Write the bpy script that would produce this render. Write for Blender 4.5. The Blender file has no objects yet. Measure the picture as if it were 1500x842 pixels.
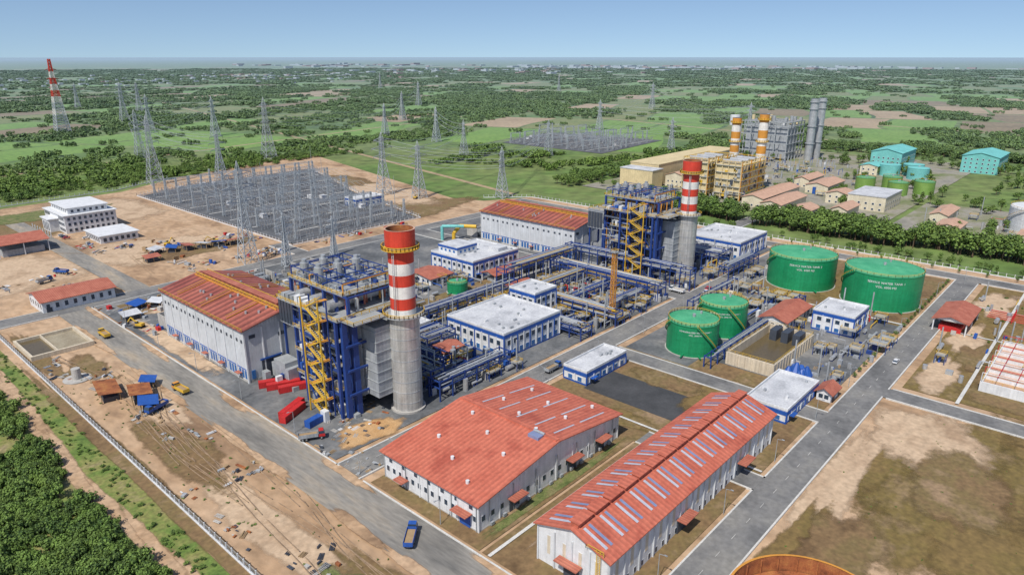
import bpy,math,random
from mathutils import Vector,Matrix,noise
R=random.Random(7)
sc=bpy.context.scene
MATS={}
def N(nt,t,**k):
    n=nt.nodes.new(t)
    for a,v in k.items(): setattr(n,a,v)
    return n
def mat(name,cols,rough=.75,metal=0,scale=.15,fine=.12,stripe=None,sper=1.,samt=.15,haze_tint=False,streak=0,stretch=(1,1,1),bump=0,fade=False):
    """procedural surface: colour ramp over world-space noise, fine grain, optional ribs / rain streaks / ragged soft edge"""
    m=bpy.data.materials.new(name);m.use_nodes=True;nt=m.node_tree;L=nt.links.new
    b=nt.nodes["Principled BSDF"];b.inputs["Roughness"].default_value=rough;b.inputs["Metallic"].default_value=metal
    if not isinstance(cols[0],(tuple,list)): cols=[tuple(c*.86 for c in cols),tuple(min(1,c*1.08) for c in cols)]
    g=N(nt,"ShaderNodeNewGeometry");mp=N(nt,"ShaderNodeMapping");mp.inputs["Scale"].default_value=stretch
    L(g.outputs["Position"],mp.inputs[0])
    n1=N(nt,"ShaderNodeTexNoise");n1.inputs["Scale"].default_value=scale;n1.inputs["Detail"].default_value=7;n1.inputs["Roughness"].default_value=.62
    L(mp.outputs[0],n1.inputs["Vector"])
    r=N(nt,"ShaderNodeValToRGB");L(n1.outputs["Fac"],r.inputs[0])
    k=len(cols)
    while len(r.color_ramp.elements)<k: r.color_ramp.elements.new(.5)
    for i,c in enumerate(cols):
        e=r.color_ramp.elements[i];e.position=.33+.34*i/(k-1);e.color=(*c[:3],1)
    col=r.outputs[0]
    def mul(col,val,lo,hi):
        mr=N(nt,"ShaderNodeMapRange");mr.inputs[1].default_value=.3;mr.inputs[2].default_value=.7;mr.inputs[3].default_value=lo;mr.inputs[4].default_value=hi
        L(val,mr.inputs[0]);x=N(nt,"ShaderNodeVectorMath",operation="SCALE");L(col,x.inputs[0]);L(mr.outputs[0],x.inputs["Scale"]);return x.outputs[0]
    n2=N(nt,"ShaderNodeTexNoise");n2.inputs["Scale"].default_value=scale*11;n2.inputs["Detail"].default_value=5;L(mp.outputs[0],n2.inputs["Vector"])
    col=mul(col,n2.outputs["Fac"],1-fine,1+fine)
    if streak:
        mp2=N(nt,"ShaderNodeMapping");mp2.inputs["Scale"].default_value=(1.3,1.3,.06);L(g.outputs["Position"],mp2.inputs[0])
        n3=N(nt,"ShaderNodeTexNoise");n3.inputs["Scale"].default_value=1;n3.inputs["Detail"].default_value=4;L(mp2.outputs[0],n3.inputs["Vector"])
        col=mul(col,n3.outputs["Fac"],1-streak,1+streak*.4)
    if stripe:
        w=N(nt,"ShaderNodeTexWave",bands_direction=stripe,wave_profile='SAW');w.inputs["Scale"].default_value=.31416/sper;w.inputs["Distortion"].default_value=0
        L(g.outputs["Position"],w.inputs["Vector"]);col=mul(col,w.outputs["Fac"],1-samt,1+samt*.3)
        bp=N(nt,"ShaderNodeBump");bp.inputs["Strength"].default_value=.3;bp.inputs["Distance"].default_value=.1;L(w.outputs["Fac"],bp.inputs["Height"]);L(bp.outputs[0],b.inputs["Normal"])
    elif bump:
        bp=N(nt,"ShaderNodeBump");bp.inputs["Strength"].default_value=1;bp.inputs["Distance"].default_value=bump;L(n2.outputs["Fac"],bp.inputs["Height"]);L(bp.outputs[0],b.inputs["Normal"])
    if haze_tint:  # aerial haze painted into the base colour, bluer with distance from world origin
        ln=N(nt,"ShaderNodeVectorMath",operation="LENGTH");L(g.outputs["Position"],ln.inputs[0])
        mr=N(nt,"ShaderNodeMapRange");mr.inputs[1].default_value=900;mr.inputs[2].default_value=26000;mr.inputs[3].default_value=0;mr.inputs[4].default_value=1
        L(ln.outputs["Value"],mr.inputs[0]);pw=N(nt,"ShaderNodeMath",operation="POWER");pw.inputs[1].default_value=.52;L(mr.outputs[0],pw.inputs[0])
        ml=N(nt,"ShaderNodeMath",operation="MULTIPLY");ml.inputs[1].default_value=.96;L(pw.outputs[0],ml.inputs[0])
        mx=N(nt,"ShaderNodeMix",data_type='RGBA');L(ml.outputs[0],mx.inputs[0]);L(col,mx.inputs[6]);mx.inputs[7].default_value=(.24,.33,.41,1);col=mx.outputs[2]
    if fade:
        at=N(nt,"ShaderNodeAttribute");at.attribute_name="fade"
        nf=N(nt,"ShaderNodeTexNoise");nf.inputs["Scale"].default_value=.16;nf.inputs["Detail"].default_value=8;nf.inputs["Roughness"].default_value=.7;L(g.outputs["Position"],nf.inputs["Vector"])
        ma=N(nt,"ShaderNodeMath",operation="MULTIPLY_ADD");ma.inputs[1].default_value=3.2;ma.inputs[2].default_value=-2.1;L(nf.outputs["Fac"],ma.inputs[0])
        m2=N(nt,"ShaderNodeMath",operation="MULTIPLY_ADD",use_clamp=True);m2.inputs[1].default_value=2.2;L(at.outputs["Fac"],m2.inputs[0]);L(ma.outputs[0],m2.inputs[2]);L(m2.outputs[0],b.inputs["Alpha"])
    L(col,b.inputs["Base Color"]);MATS[name]=m;return m
mat("wall_white",(.66,.67,.68),.6,scale=.3,streak=.14,fine=.06)
mat("wall_rib_x",(.58,.60,.62),.5,scale=.2,streak=.12,stripe='X',sper=1.2,samt=.12,fine=.05)
mat("wall_rib_y",(.58,.60,.62),.5,scale=.2,streak=.12,stripe='Y',sper=1.2,samt=.12,fine=.05)
mat("blue_paint",(.02,.09,.36),.45,scale=.4,streak=.1)
mat("blue_steel",(.018,.05,.21),.5,scale=.4,fine=.2)
mat("dark_steel",(.05,.06,.08),.5,scale=.5)
mat("roof_red_y",[(.36,.08,.048),(.50,.14,.085),(.43,.105,.062)],.65,scale=.09,stripe='Y',sper=1.6,samt=.16,fine=.14)
mat("roof_red_x",[(.36,.08,.048),(.50,.14,.085),(.43,.105,.062)],.65,scale=.09,stripe='X',sper=1.6,samt=.16,fine=.14)
mat("roof_hall",[(.22,.055,.04),(.36,.11,.075)],.65,scale=.08,stripe='Y',sper=4,samt=.4,fine=.15)
mat("roof_tile",[(.32,.09,.055),(.45,.155,.10)],.7,scale=.3,stripe='X',sper=.9,samt=.2)
mat("roof_salmon",[(.42,.26,.18),(.54,.34,.24)],.7,scale=.3)
mat("roof_grey",[(.34,.35,.37),(.48,.49,.51),(.55,.56,.57)],.85,scale=.12,fine=.14)
mat("concrete",[(.30,.29,.27),(.45,.43,.40)],.9,scale=.2)
mat("pale_ground",[(.20,.19,.16),(.27,.25,.21),(.20,.20,.12),(.12,.16,.05)],.95,scale=.03,bump=.05)
mat("kerb_concrete",(.54,.53,.50),.9,scale=.3,fine=.2)
mat("asphalt",[(.10,.10,.10),(.165,.163,.16),(.22,.212,.195)],.9,scale=.06,bump=.02,fine=.16)
mat("asphalt_dark",[(.035,.037,.04),(.065,.066,.07)],.9,scale=.1)
mat("dusty_road",[(.14,.135,.125),(.23,.215,.19),(.33,.275,.205)],.95,scale=.07,stretch=(1.6,.3,1),bump=.03,fine=.18)
mat("yard_grey",[(.07,.075,.08),(.12,.125,.13),(.21,.205,.195)],.95,scale=.05,bump=.03,fine=.18)
mat("gravel_dark",[(.065,.07,.078),(.095,.10,.11),(.135,.135,.135)],.95,scale=.05,bump=.05)
DIRT=[(.21,.13,.075),(.37,.24,.14),(.45,.31,.195),(.31,.20,.12)];SAND=[(.40,.28,.18),(.49,.36,.24),(.33,.225,.14)];BG=[(.12,.072,.032),(.19,.12,.056),(.16,.115,.045),(.26,.175,.10)];OG=[(.12,.08,.028),(.18,.12,.042),(.15,.108,.032),(.24,.165,.085)]
mat("dirt",DIRT,.95,scale=.03,fine=.22,bump=.06,stretch=(1,.55,1))
mat("sand",SAND,.95,scale=.05,fine=.18,bump=.05,fade=True)
mat("sand_orange",[(.42,.24,.10),(.50,.32,.16)],.95,scale=.2,fine=.18,bump=.05,fade=True)
mat("brown_grass",BG,.95,scale=.06,fine=.24,bump=.06)
mat("brown_grass_patch",BG,.95,scale=.06,fine=.24,bump=.06,fade=True)
mat("olive_grass",OG,.95,scale=.05,fine=.26,bump=.06)
mat("olive_grass_patch",OG,.95,scale=.05,fine=.26,bump=.06,fade=True)
mat("green_tuft_patch",[(.06,.09,.02),(.13,.15,.045),(.2,.16,.08)],.95,scale=.2,fine=.3,bump=.1,fade=True)
mat("dirt_patch",DIRT,.95,scale=.05,fine=.22,bump=.06,fade=True)
mat("tyre_rut",[(.20,.135,.085),(.36,.25,.155)],.95,scale=.3,fine=.25)
mat("green_grass",[(.06,.11,.02),(.12,.18,.035),(.20,.20,.06),(.26,.21,.11)],.95,scale=.08,fine=.3,bump=.1)
mat("terrain",[(.055,.10,.022),(.10,.165,.036),(.145,.185,.055),(.085,.125,.032)],.95,scale=.006,fine=.35,haze_tint=True)
mat("field_green",[(.115,.22,.03),(.17,.27,.05)],.95,scale=.015,fine=.25,haze_tint=True)
mat("field_olive",[(.13,.17,.045),(.20,.205,.07)],.95,scale=.015,fine=.25,haze_tint=True)
mat("field_tan",[(.29,.205,.12),(.38,.285,.175)],.95,scale=.012,fine=.2,haze_tint=True)
mat("field_brown",[(.17,.125,.065),(.24,.18,.10)],.95,scale=.012,fine=.25,haze_tint=True)
mat("leaf_dark",[(.035,.075,.014),(.07,.12,.024)],.8,scale=.02,fine=.3,haze_tint=True)
mat("leaf_light",[(.09,.16,.024),(.155,.235,.045)],.8,scale=.02,fine=.3,haze_tint=True)
mat("bark",(.12,.08,.05),.9)
mat("tank_green",[(.006,.21,.08),(.014,.28,.115)],.45,scale=.1,streak=.16,fine=.06)
mat("tank_roof",[(.04,.28,.135),(.09,.39,.20)],.6,scale=.15)
mat("tank_lime",[(.14,.26,.05),(.20,.33,.08)],.6,scale=.15)
mat("silver",[(.40,.41,.42),(.55,.56,.57)],.42,metal=.45,scale=.25,streak=.15)
mat("casing",[(.28,.30,.32),(.43,.45,.47)],.55,metal=.15,scale=.2,streak=.2)
mat("stack_concrete",[(.42,.41,.40),(.58,.57,.54)],.45,metal=.4,scale=.2,streak=.28)
mat("stack_red",(.58,.05,.027),.5,scale=.3,streak=.14)
mat("stack_white",(.72,.70,.66),.6,scale=.3,streak=.14)
mat("orange_paint",(.56,.25,.04),.6,scale=.3)
mat("yellow_paint",(.62,.39,.04),.5,scale=.4)
mat("red_paint",(.48,.025,.025),.5,scale=.4)
mat("cream",(.60,.49,.28),.7,scale=.1,streak=.14)
mat("cream_wall",(.62,.56,.42),.7,scale=.1,streak=.12)
mat("teal",(.16,.48,.45),.6,scale=.1)
mat("glass",(.03,.05,.08),.12,scale=.5)
mat("glass_blue",(.03,.13,.35),.2,scale=.5)
mat("skylight",(.44,.45,.51),.35,scale=.5)
mat("panel_blue",(.20,.24,.38),.3,scale=.5)
mat("galv",[(.30,.32,.33),(.42,.44,.45)],.5,metal=.2,scale=.3)
mat("galv_far",[(.33,.36,.38),(.43,.46,.48)],.6,scale=.3)
mat("rust",[(.14,.045,.018),(.30,.10,.035),(.38,.16,.05)],.9,scale=.3,fine=.2)
mat("wood",(.32,.22,.12),.9,scale=.6)
mat("tan_block",(.58,.50,.38),.9,scale=.3,streak=.2)
mat("water",(.12,.09,.045),.2,scale=.1)
mat("basin_floor",[(.22,.18,.12),(.33,.29,.21)],.9,scale=.15,fine=.2)
mat("rubber",(.02,.02,.02),.8)
mat("far_white",(.46,.48,.50),.7,haze_tint=True)
mat("far_red",(.34,.19,.15),.7,haze_tint=True)
mat("insulator",(.27,.25,.24),.4)
mat("text_white",(.72,.74,.73),.5)

class MB:
    def __init__(s): s.v=[];s.f=[];s.m=[];s.names=[];s.M=None
    def mi(s,n):
        if n not in s.names: s.names.append(n)
        return s.names.index(n)
    def add(s,vs,fs,m):
        o=len(s.v)
        if s.M is not None: vs=[tuple(s.M@Vector(v)) for v in vs]
        s.v+=vs;k=s.mi(m)
        for f in fs: s.f.append([o+i for i in f]);s.m.append(k)
    def at(s,x=0,y=0,z=0,a=0): s.M=Matrix.Translation((x,y,z))@Matrix.Rotation(math.radians(a),4,'Z');return s
    def box(s,x0,x1,y0,y1,z0,z1,m):
        s.add([(x0,y0,z0),(x1,y0,z0),(x1,y1,z0),(x0,y1,z0),(x0,y0,z1),(x1,y0,z1),(x1,y1,z1),(x0,y1,z1)],
          [(0,3,2,1),(4,5,6,7),(0,1,5,4),(1,2,6,5),(2,3,7,6),(3,0,4,7)],m)
    def poly(s,p,m): s.add([tuple(q) for q in p],[tuple(range(len(p)))],m)
    def beam(s,a,b,w,m):
        a=Vector(a);b=Vector(b);d=b-a
        if d.length<1e-4:return
        d.normalize();u=d.cross(Vector((0,0,1)) if abs(d.z)<.95 else Vector((1,0,0))).normalized()*w/2;v=d.cross(u).normalized()*w/2
        s.add([tuple(p+q) for p in(a,b) for q in(u+v,v-u,-u-v,u-v)],[(0,1,5,4),(1,2,6,5),(2,3,7,6),(3,0,4,7),(0,3,2,1),(4,5,6,7)],m)
    def tube(s,a,b,r,m,n=10,r2=None,cap=True,cm=None):
        a=Vector(a);b=Vector(b);d=(b-a)
        if d.length<1e-4:return
        d.normalize();u=d.cross(Vector((0,0,1)) if abs(d.z)<.95 else Vector((1,0,0))).normalized();v=d.cross(u)
        r2=r if r2 is None else r2;vs=[]
        for p,q in((a,r),(b,r2)):
            for i in range(n):
                t=2*math.pi*i/n;vs.append(tuple(p+(u*math.cos(t)+v*math.sin(t))*q))
        s.add(vs,[(i,(i+1)%n,n+(i+1)%n,n+i) for i in range(n)],m)
        if cap: s.add(vs,[tuple(range(n))[::-1],tuple(range(n,2*n))],cm or m)
    def cyl(s,x,y,r,z0,z1,m,n=24,r2=None,cap=True,cm=None): s.tube((x,y,z0),(x,y,z1),r,m,n,r2,cap,cm)
    def path(s,pts,r,m,n=8):
        for a,b in zip(pts,pts[1:]): s.tube(a,b,r,m,n)
    def rail(s,pts,z,m="yellow_paint",h=1.2,w=.13,step=3):
        for a,b in zip(pts,pts[1:]):
            l=math.hypot(b[0]-a[0],b[1]-a[1]);k=max(1,int(l/step))
            s.beam((a[0],a[1],z+h),(b[0],b[1],z+h),w,m);s.beam((a[0],a[1],z+h*.5),(b[0],b[1],z+h*.5),w*.7,m)
            for i in range(k+1):
                x=a[0]+(b[0]-a[0])*i/k;y=a[1]+(b[1]-a[1])*i/k;s.beam((x,y,z),(x,y,z+h),w,m)
    def ringrail(s,x,y,r,z,m="yellow_paint",n=28,h=1.2,w=.13):
        p=[(x+r*math.cos(2*math.pi*i/n),y+r*math.sin(2*math.pi*i/n)) for i in range(n+1)];s.rail(p,z,m,h,w,step=99)
    def wire(s,a,b,sag,w=.12,m="galv_far",n=8):
        a=Vector(a);b=Vector(b);p=[a.lerp(b,i/n)-Vector((0,0,sag*4*(i/n)*(1-i/n))) for i in range(n+1)]
        for q,r in zip(p,p[1:]): s.beam(q,r,w,m)
    def gable(s,x0,x1,y0,y1,h,rh,axis,mr,mw,ov=.8,t=.35):
        if axis=='y':
            c=(x0+x1)/2;sl=rh/((x1-x0)/2)
            for y in(y0,y1): s.poly([(x0,y,h),(x1,y,h),(c,y,h+rh)],mw)
            for sg,xe in((-1,x0),(1,x1)):
                xo=xe+sg*ov;ze=h-sl*ov;A=[(xo,y0-ov,ze),(c,y0-ov,h+rh),(c,y1+ov,h+rh),(xo,y1+ov,ze)]
                s.add([(p[0],p[1],p[2]+.03) for p in A]+[(p[0],p[1],p[2]+t) for p in A],[(0,1,2,3),(4,7,6,5),(0,4,5,1),(2,6,7,3),(0,3,7,4)],mr)
        else:
            c=(y0+y1)/2;sl=rh/((y1-y0)/2)
            for x in(x0,x1): s.poly([(x,y0,h),(x,y1,h),(x,c,h+rh)],mw)
            for sg,ye in((-1,y0),(1,y1)):
                yo=ye+sg*ov;ze=h-sl*ov;A=[(x0-ov,yo,ze),(x0-ov,c,h+rh),(x1+ov,c,h+rh),(x1+ov,yo,ze)]
                s.add([(p[0],p[1],p[2]+.03) for p in A]+[(p[0],p[1],p[2]+t) for p in A],[(0,3,2,1),(4,5,6,7),(0,1,5,4),(2,3,7,6),(0,4,7,3)],mr)
    def wins(s,face,c,a0,a1,n,w,z0,z1,m="glass",fr="wall_white",d=.08):
        for i in range(n):
            t=a0+(a1-a0)*(i+.5)/n;p,q=t-w/2,t+w/2
            for (e,dd,mm) in((.18,d*.6,fr),(0,d,m)):
                if face=='-x': s.box(c-dd,c+.01,p-e,q+e,z0-e,z1+e,mm)
                if face=='+x': s.box(c-.01,c+dd,p-e,q+e,z0-e,z1+e,mm)
                if face=='-y': s.box(p-e,q+e,c-dd,c+.01,z0-e,z1+e,mm)
                if face=='+y': s.box(p-e,q+e,c-.01,c+dd,z0-e,z1+e,mm)
    def obj(s,name,smooth=False):
        me=bpy.data.meshes.new(name);me.from_pydata(s.v,[],s.f)
        for n in s.names: me.materials.append(MATS[n])
        me.polygons.foreach_set("material_index",s.m)
        me.update();o=bpy.data.objects.new(name,me);sc.collection.objects.link(o);return o

# ---------------------------------------------------------------- ground
ZL=[.0]
def sheet(name,pts,m,z=None):
    if z is None: ZL[0]+=.0045;z=ZL[0]
    b=MB();b.poly([(p[0],p[1],z) for p in pts],m);return b.obj(name)
def rect(name,x0,x1,y0,y1,m,z=None): return sheet(name,[(x0,y0),(x1,y0),(x1,y1),(x0,y1)],m,z)
def blob(name,cx,cy,rx,ry,m,seed=0,amp=.5,n=72):
    """ground patch: ringed disc whose 'fade' attribute falls to 0 at the rim so the edge is ragged and soft"""
    ZL[0]+=.0045;z=ZL[0];vs=[(cx,cy,z)];fa=[1.];F=[]
    rings=[(.5,1.),(.8,.85),(1.0,.55),(1.3,0.)]
    for (q,f) in rings:
        for i in range(n):
            t=2*math.pi*i/n;c,s=math.cos(t),math.sin(t);k=1+amp*noise.noise(Vector((c*1.3+seed*7.1,s*1.3,seed)))+amp*.4*noise.noise(Vector((c*4,s*4,seed+3)))
            vs.append((cx+rx*k*c*q,cy+ry*k*s*q,z));fa.append(f)
    for i in range(n):
        j=(i+1)%n;F.append((0,1+i,1+j))
        for r in range(3): a=1+r*n;F.append((a+i,a+n+i,a+n+j,a+j))
    b=MB();b.add(vs,F,m);o=b.obj(name);at=o.data.attributes.new("fade","FLOAT","POINT");at.data.foreach_set("value",fa);return o
g=MB();n=64;g.poly([(60000*math.cos(2*math.pi*i/n),60000*math.sin(2*math.pi*i/n),-.05) for i in range(n)],"terrain");g.obj("ground")
sheet("dirt_ground",[(56,-200),(470,-200),(470,400),(430,420),(420,450),(500,800),(300,740),(235,700),(120,690),(10,640),(-10,420),(56,385)],"dirt")
rect("verge_grass",-160,57.5,-60,372,"green_grass")
for i in range(14): blob("dirt_track",48.5-1.5*math.sin(i),10+i*27,2.2,22,"dirt_patch",seed=i+60)
PATCH=[(74,150,6,40,"sand"),(76,300,7,12,"brown_grass_patch"),(170,470,50,30,"sand"),(190,620,35,60,"sand"),(80,470,40,40,"sand"),(70,560,60,40,"sand"),(190,450,30,14,"brown_grass_patch"),(74,210,7,26,"brown_grass_patch"),(80,100,5,30,"brown_grass_patch"),(82,250,6,20,"sand"),(66,330,4,30,"brown_grass_patch"),(60,200,3,120,"brown_grass_patch"),(72,118,5,10,"green_tuft_patch"),
    (212,13,46,30,"olive_grass_patch"),(212,12,34,20,"olive_grass_patch"),(160,-10,44,24,"olive_grass_patch"),(250,-15,42,27,"olive_grass_patch"),(190,47,55,5,"sand"),(242,34,22,15,"sand"),(150,47,34,4,"olive_grass_patch"),(300,455,50,30,"brown_grass_patch"),(370,440,50,30,"brown_grass_patch"),(395,520,24,60,"sand"),(400,600,28,40,"brown_grass_patch"),(165,38,14,9,"brown_grass_patch"),(130,600,30,40,"brown_grass_patch"),(150,640,50,20,"green_tuft_patch"),(40,600,30,40,"green_tuft_patch"),(215,20,20,12,"brown_grass_patch")]
for i,(x,y,rx,ry,m) in enumerate(PATCH): blob("grass_patch" if "grass" in m or "tuft" in m else "soil_patch",x,y,rx,ry,m,seed=i*1.7)
rect("grass_lawn",278,444,-150,50,"olive_grass")
for i,(x,y,rx,ry) in enumerate([(320,20,30,12),(400,10,30,12),(360,-40,40,20),(300,-30,20,30),(300,42,18,6),(410,40,20,8),(290,10,10,20),(350,42,20,6),(430,0,12,30),(330,35,14,6),(390,-20,14,20)]): blob("soil_patch",x,y,rx,ry,"sand" if i%3 else "brown_grass_patch",seed=i+40)
sheet("switchyard_gravel",[(238,665),(238,413),(347,413),(372,520),(430,690),(300,690)],"gravel_dark")
rect("paved_yard",104,442,168,376,"yard_grey")
rect("paved_yard",240,346,68,150,"yard_grey")
for a in [(104,176,105,150),(176,240,66,151),(104,240,66,104),(346,442,66,150),(160,300,254,262),(386,440,216,300),(112,160,346,370),(238,252,66,120)]: rect("planting_bed",*a,"brown_grass")
rect("asphalt_lot",196,216,100,140,"asphalt_dark")
blob("soil_patch",122,174,10,6,"sand_orange",seed=91)
for i,(x,y,rx,ry,m) in enumerate([(225,98,14,9,"olive_grass_patch"),(395,100,30,20,"olive_grass_patch"),(140,107.5,30,1.6,"green_tuft_patch"),(186,120,5,14,"olive_grass_patch"),(150,97,30,3,"sand"),(222,120,6,12,"brown_grass_patch"),(400,132,30,8,"sand"),(230,90,8,12,"sand"),(140,345,20,10,"sand"),(110,300,4,40,"sand")]): blob("grass_patch" if m!="sand" else "soil_patch",x,y,rx,ry,m,seed=95+i)
sheet("switchyard_gravel",[(755,700),(750,520),(935,540),(910,740)],"gravel_dark")
rect("old_plant_yard",545,960,135,400,"pale_ground")
rect("tank_farm_yard",530,680,-60,130,"pale_ground")
ROADS=[(88,102.5,-120,384,"dusty_road"),(102.5,445,154,165,"asphalt"),(40,446,53.5,64,"asphalt"),(446,458,-300,402,"asphalt"),(264,273,-320,53.5,"asphalt"),(60,446,376,388,"asphalt"),
 (311,325,165,376,"asphalt"),(156,311,240,250,"asphalt"),(124,136,388,620,"dusty_road"),(229,238,64,154,"asphalt"),(176,184,64,104,"asphalt"),(346,446,146,152,"asphalt"),(160,172,250,376,"asphalt"),(458,560,210,220,"asphalt"),(225,234,388,420,"asphalt")]
for x0,x1,y0,y1,m in ROADS: rect("road",x0,x1,y0,y1,m)
for i in range(16): blob("soil_patch",88.5+(13 if i%3==0 else 0),20+i*23,1.6,12,"dirt_patch",seed=i+120,n=40)
ke=MB()
def inroad(x,y,skip): return any(i!=skip and a-.3<x<b+.3 and c-.3<y<d+.3 for i,(a,b,c,d,_) in enumerate(ROADS))
for i,(x0,x1,y0,y1,m) in enumerate(ROADS):
    if m=="dusty_road" and x0>110: continue
    if x1-x0>y1-y0:
        for y in(y0-.5,y1):
            x=x0
            while x<x1-1:
                if not inroad(x+2,y+.2,i): ke.box(x,min(x+3.97,x1),y,y+.5,0,.58,"kerb_concrete")
                x+=4
    else:
        for xx in(x0-.5,x1):
            y=y0
            while y<y1-1:
                if not inroad(xx+.2,y+2,i) and not(m=="dusty_road" and xx<95): ke.box(xx,xx+.5,y,min(y+3.97,y1),0,.58,"kerb_concrete")
                y+=4
ke.obj("kerb")
for a in [(276,442,31,32.2),(276,442,-2,-.8),(276,442,-40,-38.8),(354,355.2,-60,50),(400,401.2,-60,50),(104,176,101,102),(186,187,66,150),(348,349.6,66,146)]: rect("footpath",*a,"kerb_concrete")
mk=MB();zz=ZL[0]+.006
for (x0,x1,y) in((104,440,159.5),(70,440,59)):
    x=x0
    while x<x1: mk.poly([(x,y-.06,zz),(x+2.5,y-.06,zz),(x+2.5,y+.06,zz),(x,y+.06,zz)],"kerb_concrete");x+=9
mk.obj("road_marking")
tr=MB();RR=random.Random(21)
def track(p0,a,l,wob,m):
    x,y=p0;ps=[]
    z=ZL[0]+.01+RR.random()*.03
    for k in range(int(l/3)):
        ps.append((x,y,a));a+=RR.gauss(0,wob);x+=3*math.cos(a);y+=3*math.sin(a)
    for s in(-1,1):
        for (x1,y1,a1),(x2,y2,a2) in zip(ps,ps[1:]):
            if not(64<x2<88 and y2<322 or y2>412 and x2<232) or RR.random()<.12: continue
            n1=(-math.sin(a1),math.cos(a1));n2=(-math.sin(a2),math.cos(a2));u,v=s*.95-.13,s*.95+.13
            tr.poly([(x1+n1[0]*u,y1+n1[1]*u,z),(x2+n2[0]*u,y2+n2[1]*u,z),(x2+n2[0]*v,y2+n2[1]*v,z),(x1+n1[0]*v,y1+n1[1]*v,z)],m)
for k in range(11): track((68+RR.random()*16,60+RR.random()*200),math.pi/2+RR.gauss(0,.05),60+RR.random()*120,.02,"tyre_rut")
for k in range(9): track((80+RR.random()*100,430+RR.random()*150),RR.random()*6.28,60+RR.random()*120,.05,"tyre_rut")
tr.obj("tyre_tracks")

# ---------------------------------------------------------------- buildings
def turbine_hall(x0,x1,y0,y1,h):
    b=MB();b.box(x0,x1,y0,y1,0,h,"wall_rib_y")
    b.box(x0-.12,x1+.12,y0-.12,y1+.12,0,1.2,"concrete")
    b.gable(x0,x1,y0,y1,h,4.2,'y',"roof_hall","wall_rib_x",ov=1.2)
    nb=9;dy=(y1-y0)/nb
    for i in range(nb+1):
        y=y0+dy*i;b.box(x0-.35,x0,y-.25,y+.25,0,h-.4,"wall_white")
    for i in range(nb):
        y=y0+dy*i
        b.box(x0-.1,x0,y+dy*.2,y+dy*.36,h*.74,h*.80,"dark_steel");b.box(x0-.1,x0,y+dy*.64,y+dy*.8,h*.74,h*.80,"dark_steel")
        for k in range(3): b.box(x0-.12,x0,y+dy*(.14+.27*k),y+dy*(.31+.27*k),1.6,5,"glass_blue")
    b.box(x0-.1,x0,y0+.3,y1-.3,5.3,5.7,"blue_paint")
    w=x1-x0
    for i in range(6):
        x=x0+w*i/5;b.box(x-.25,x+.25,y0-.3,y0,0,h-.3,"wall_white")
    b.box(x0+6,x0+14,y0-.25,y0-.02,0,8,"dark_steel");b.box(x0+5.4,x0+14.6,y0-.5,y0-.26,8,8.7,"blue_paint")
    b.box(x0+1.5,x0+3,y0-.25,y0-.02,1.5,5,"glass_blue");b.box(x0+17,x0+20,y0-.25,y0-.02,1.5,5,"glass_blue")
    b.box(x0+2,x0+4.5,y0-.2,y0-.02,h-4,h-2.6,"dark_steel");b.box(x1-8,x1-5,y0-.2,y0-.02,h-4,h-2.6,"dark_steel");b.box(x0+14,x0+17,y0-.2,y0-.02,h-6,h-4.6,"dark_steel")
    c=(x0+x1)/2
    b.box(c-1.3,c+1.3,y0+4,y1-4,h+4.3,h+5.4,"roof_hall");b.box(c-1.6,c+1.6,y0+4,y1-4,h+5.4,h+5.6,"roof_tile")
    b.rail([(c-2.6,y0+1),(c-2.6,y1-1)],h+4,w=.2);b.rail([(c+2.6,y0+1),(c+2.6,y1-1)],h+4,w=.2)
    b.beam((c-3.4,y0+1,h+4.1),(c-3.4,y1-1,h+4.1),.5,"orange_paint")
    for k in range(3):
        y=y0+(y1-y0)*(.2+.3*k)
        for s in(-1,1):
            xa=c+s*3;xb=c+s*(w/2-1);b.beam((xa,y,h+4.1),(xb,y,h+1),.3,"orange_paint");b.beam((xa,y+.6,h+5.0),(xb,y+.6,h+1.9),.14,"yellow_paint")
    for k in range(18):
        y=y0+3+R.random()*(y1-y0-6);x=c+R.choice((-1,1))*(4+R.random()*11);z=h+4.2*(1-abs(x-c)/(w/2));b.cyl(x,y,.5,z,z+1.3,"silver",10)
    b.rail([(x0-.9,y0-.9),(x0-.9,y1+.9)],h-.1,w=.1)
    for k in range(5): b.box(x0-2.2,x0-.36,y0+4+14*k,y0+7+14*k,3.6,3.8,"roof_tile")
    return b.obj("turbine_hall")
turbine_hall(113,150,238,310,22)
turbine_hall(332,374,248,327,20)

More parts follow.
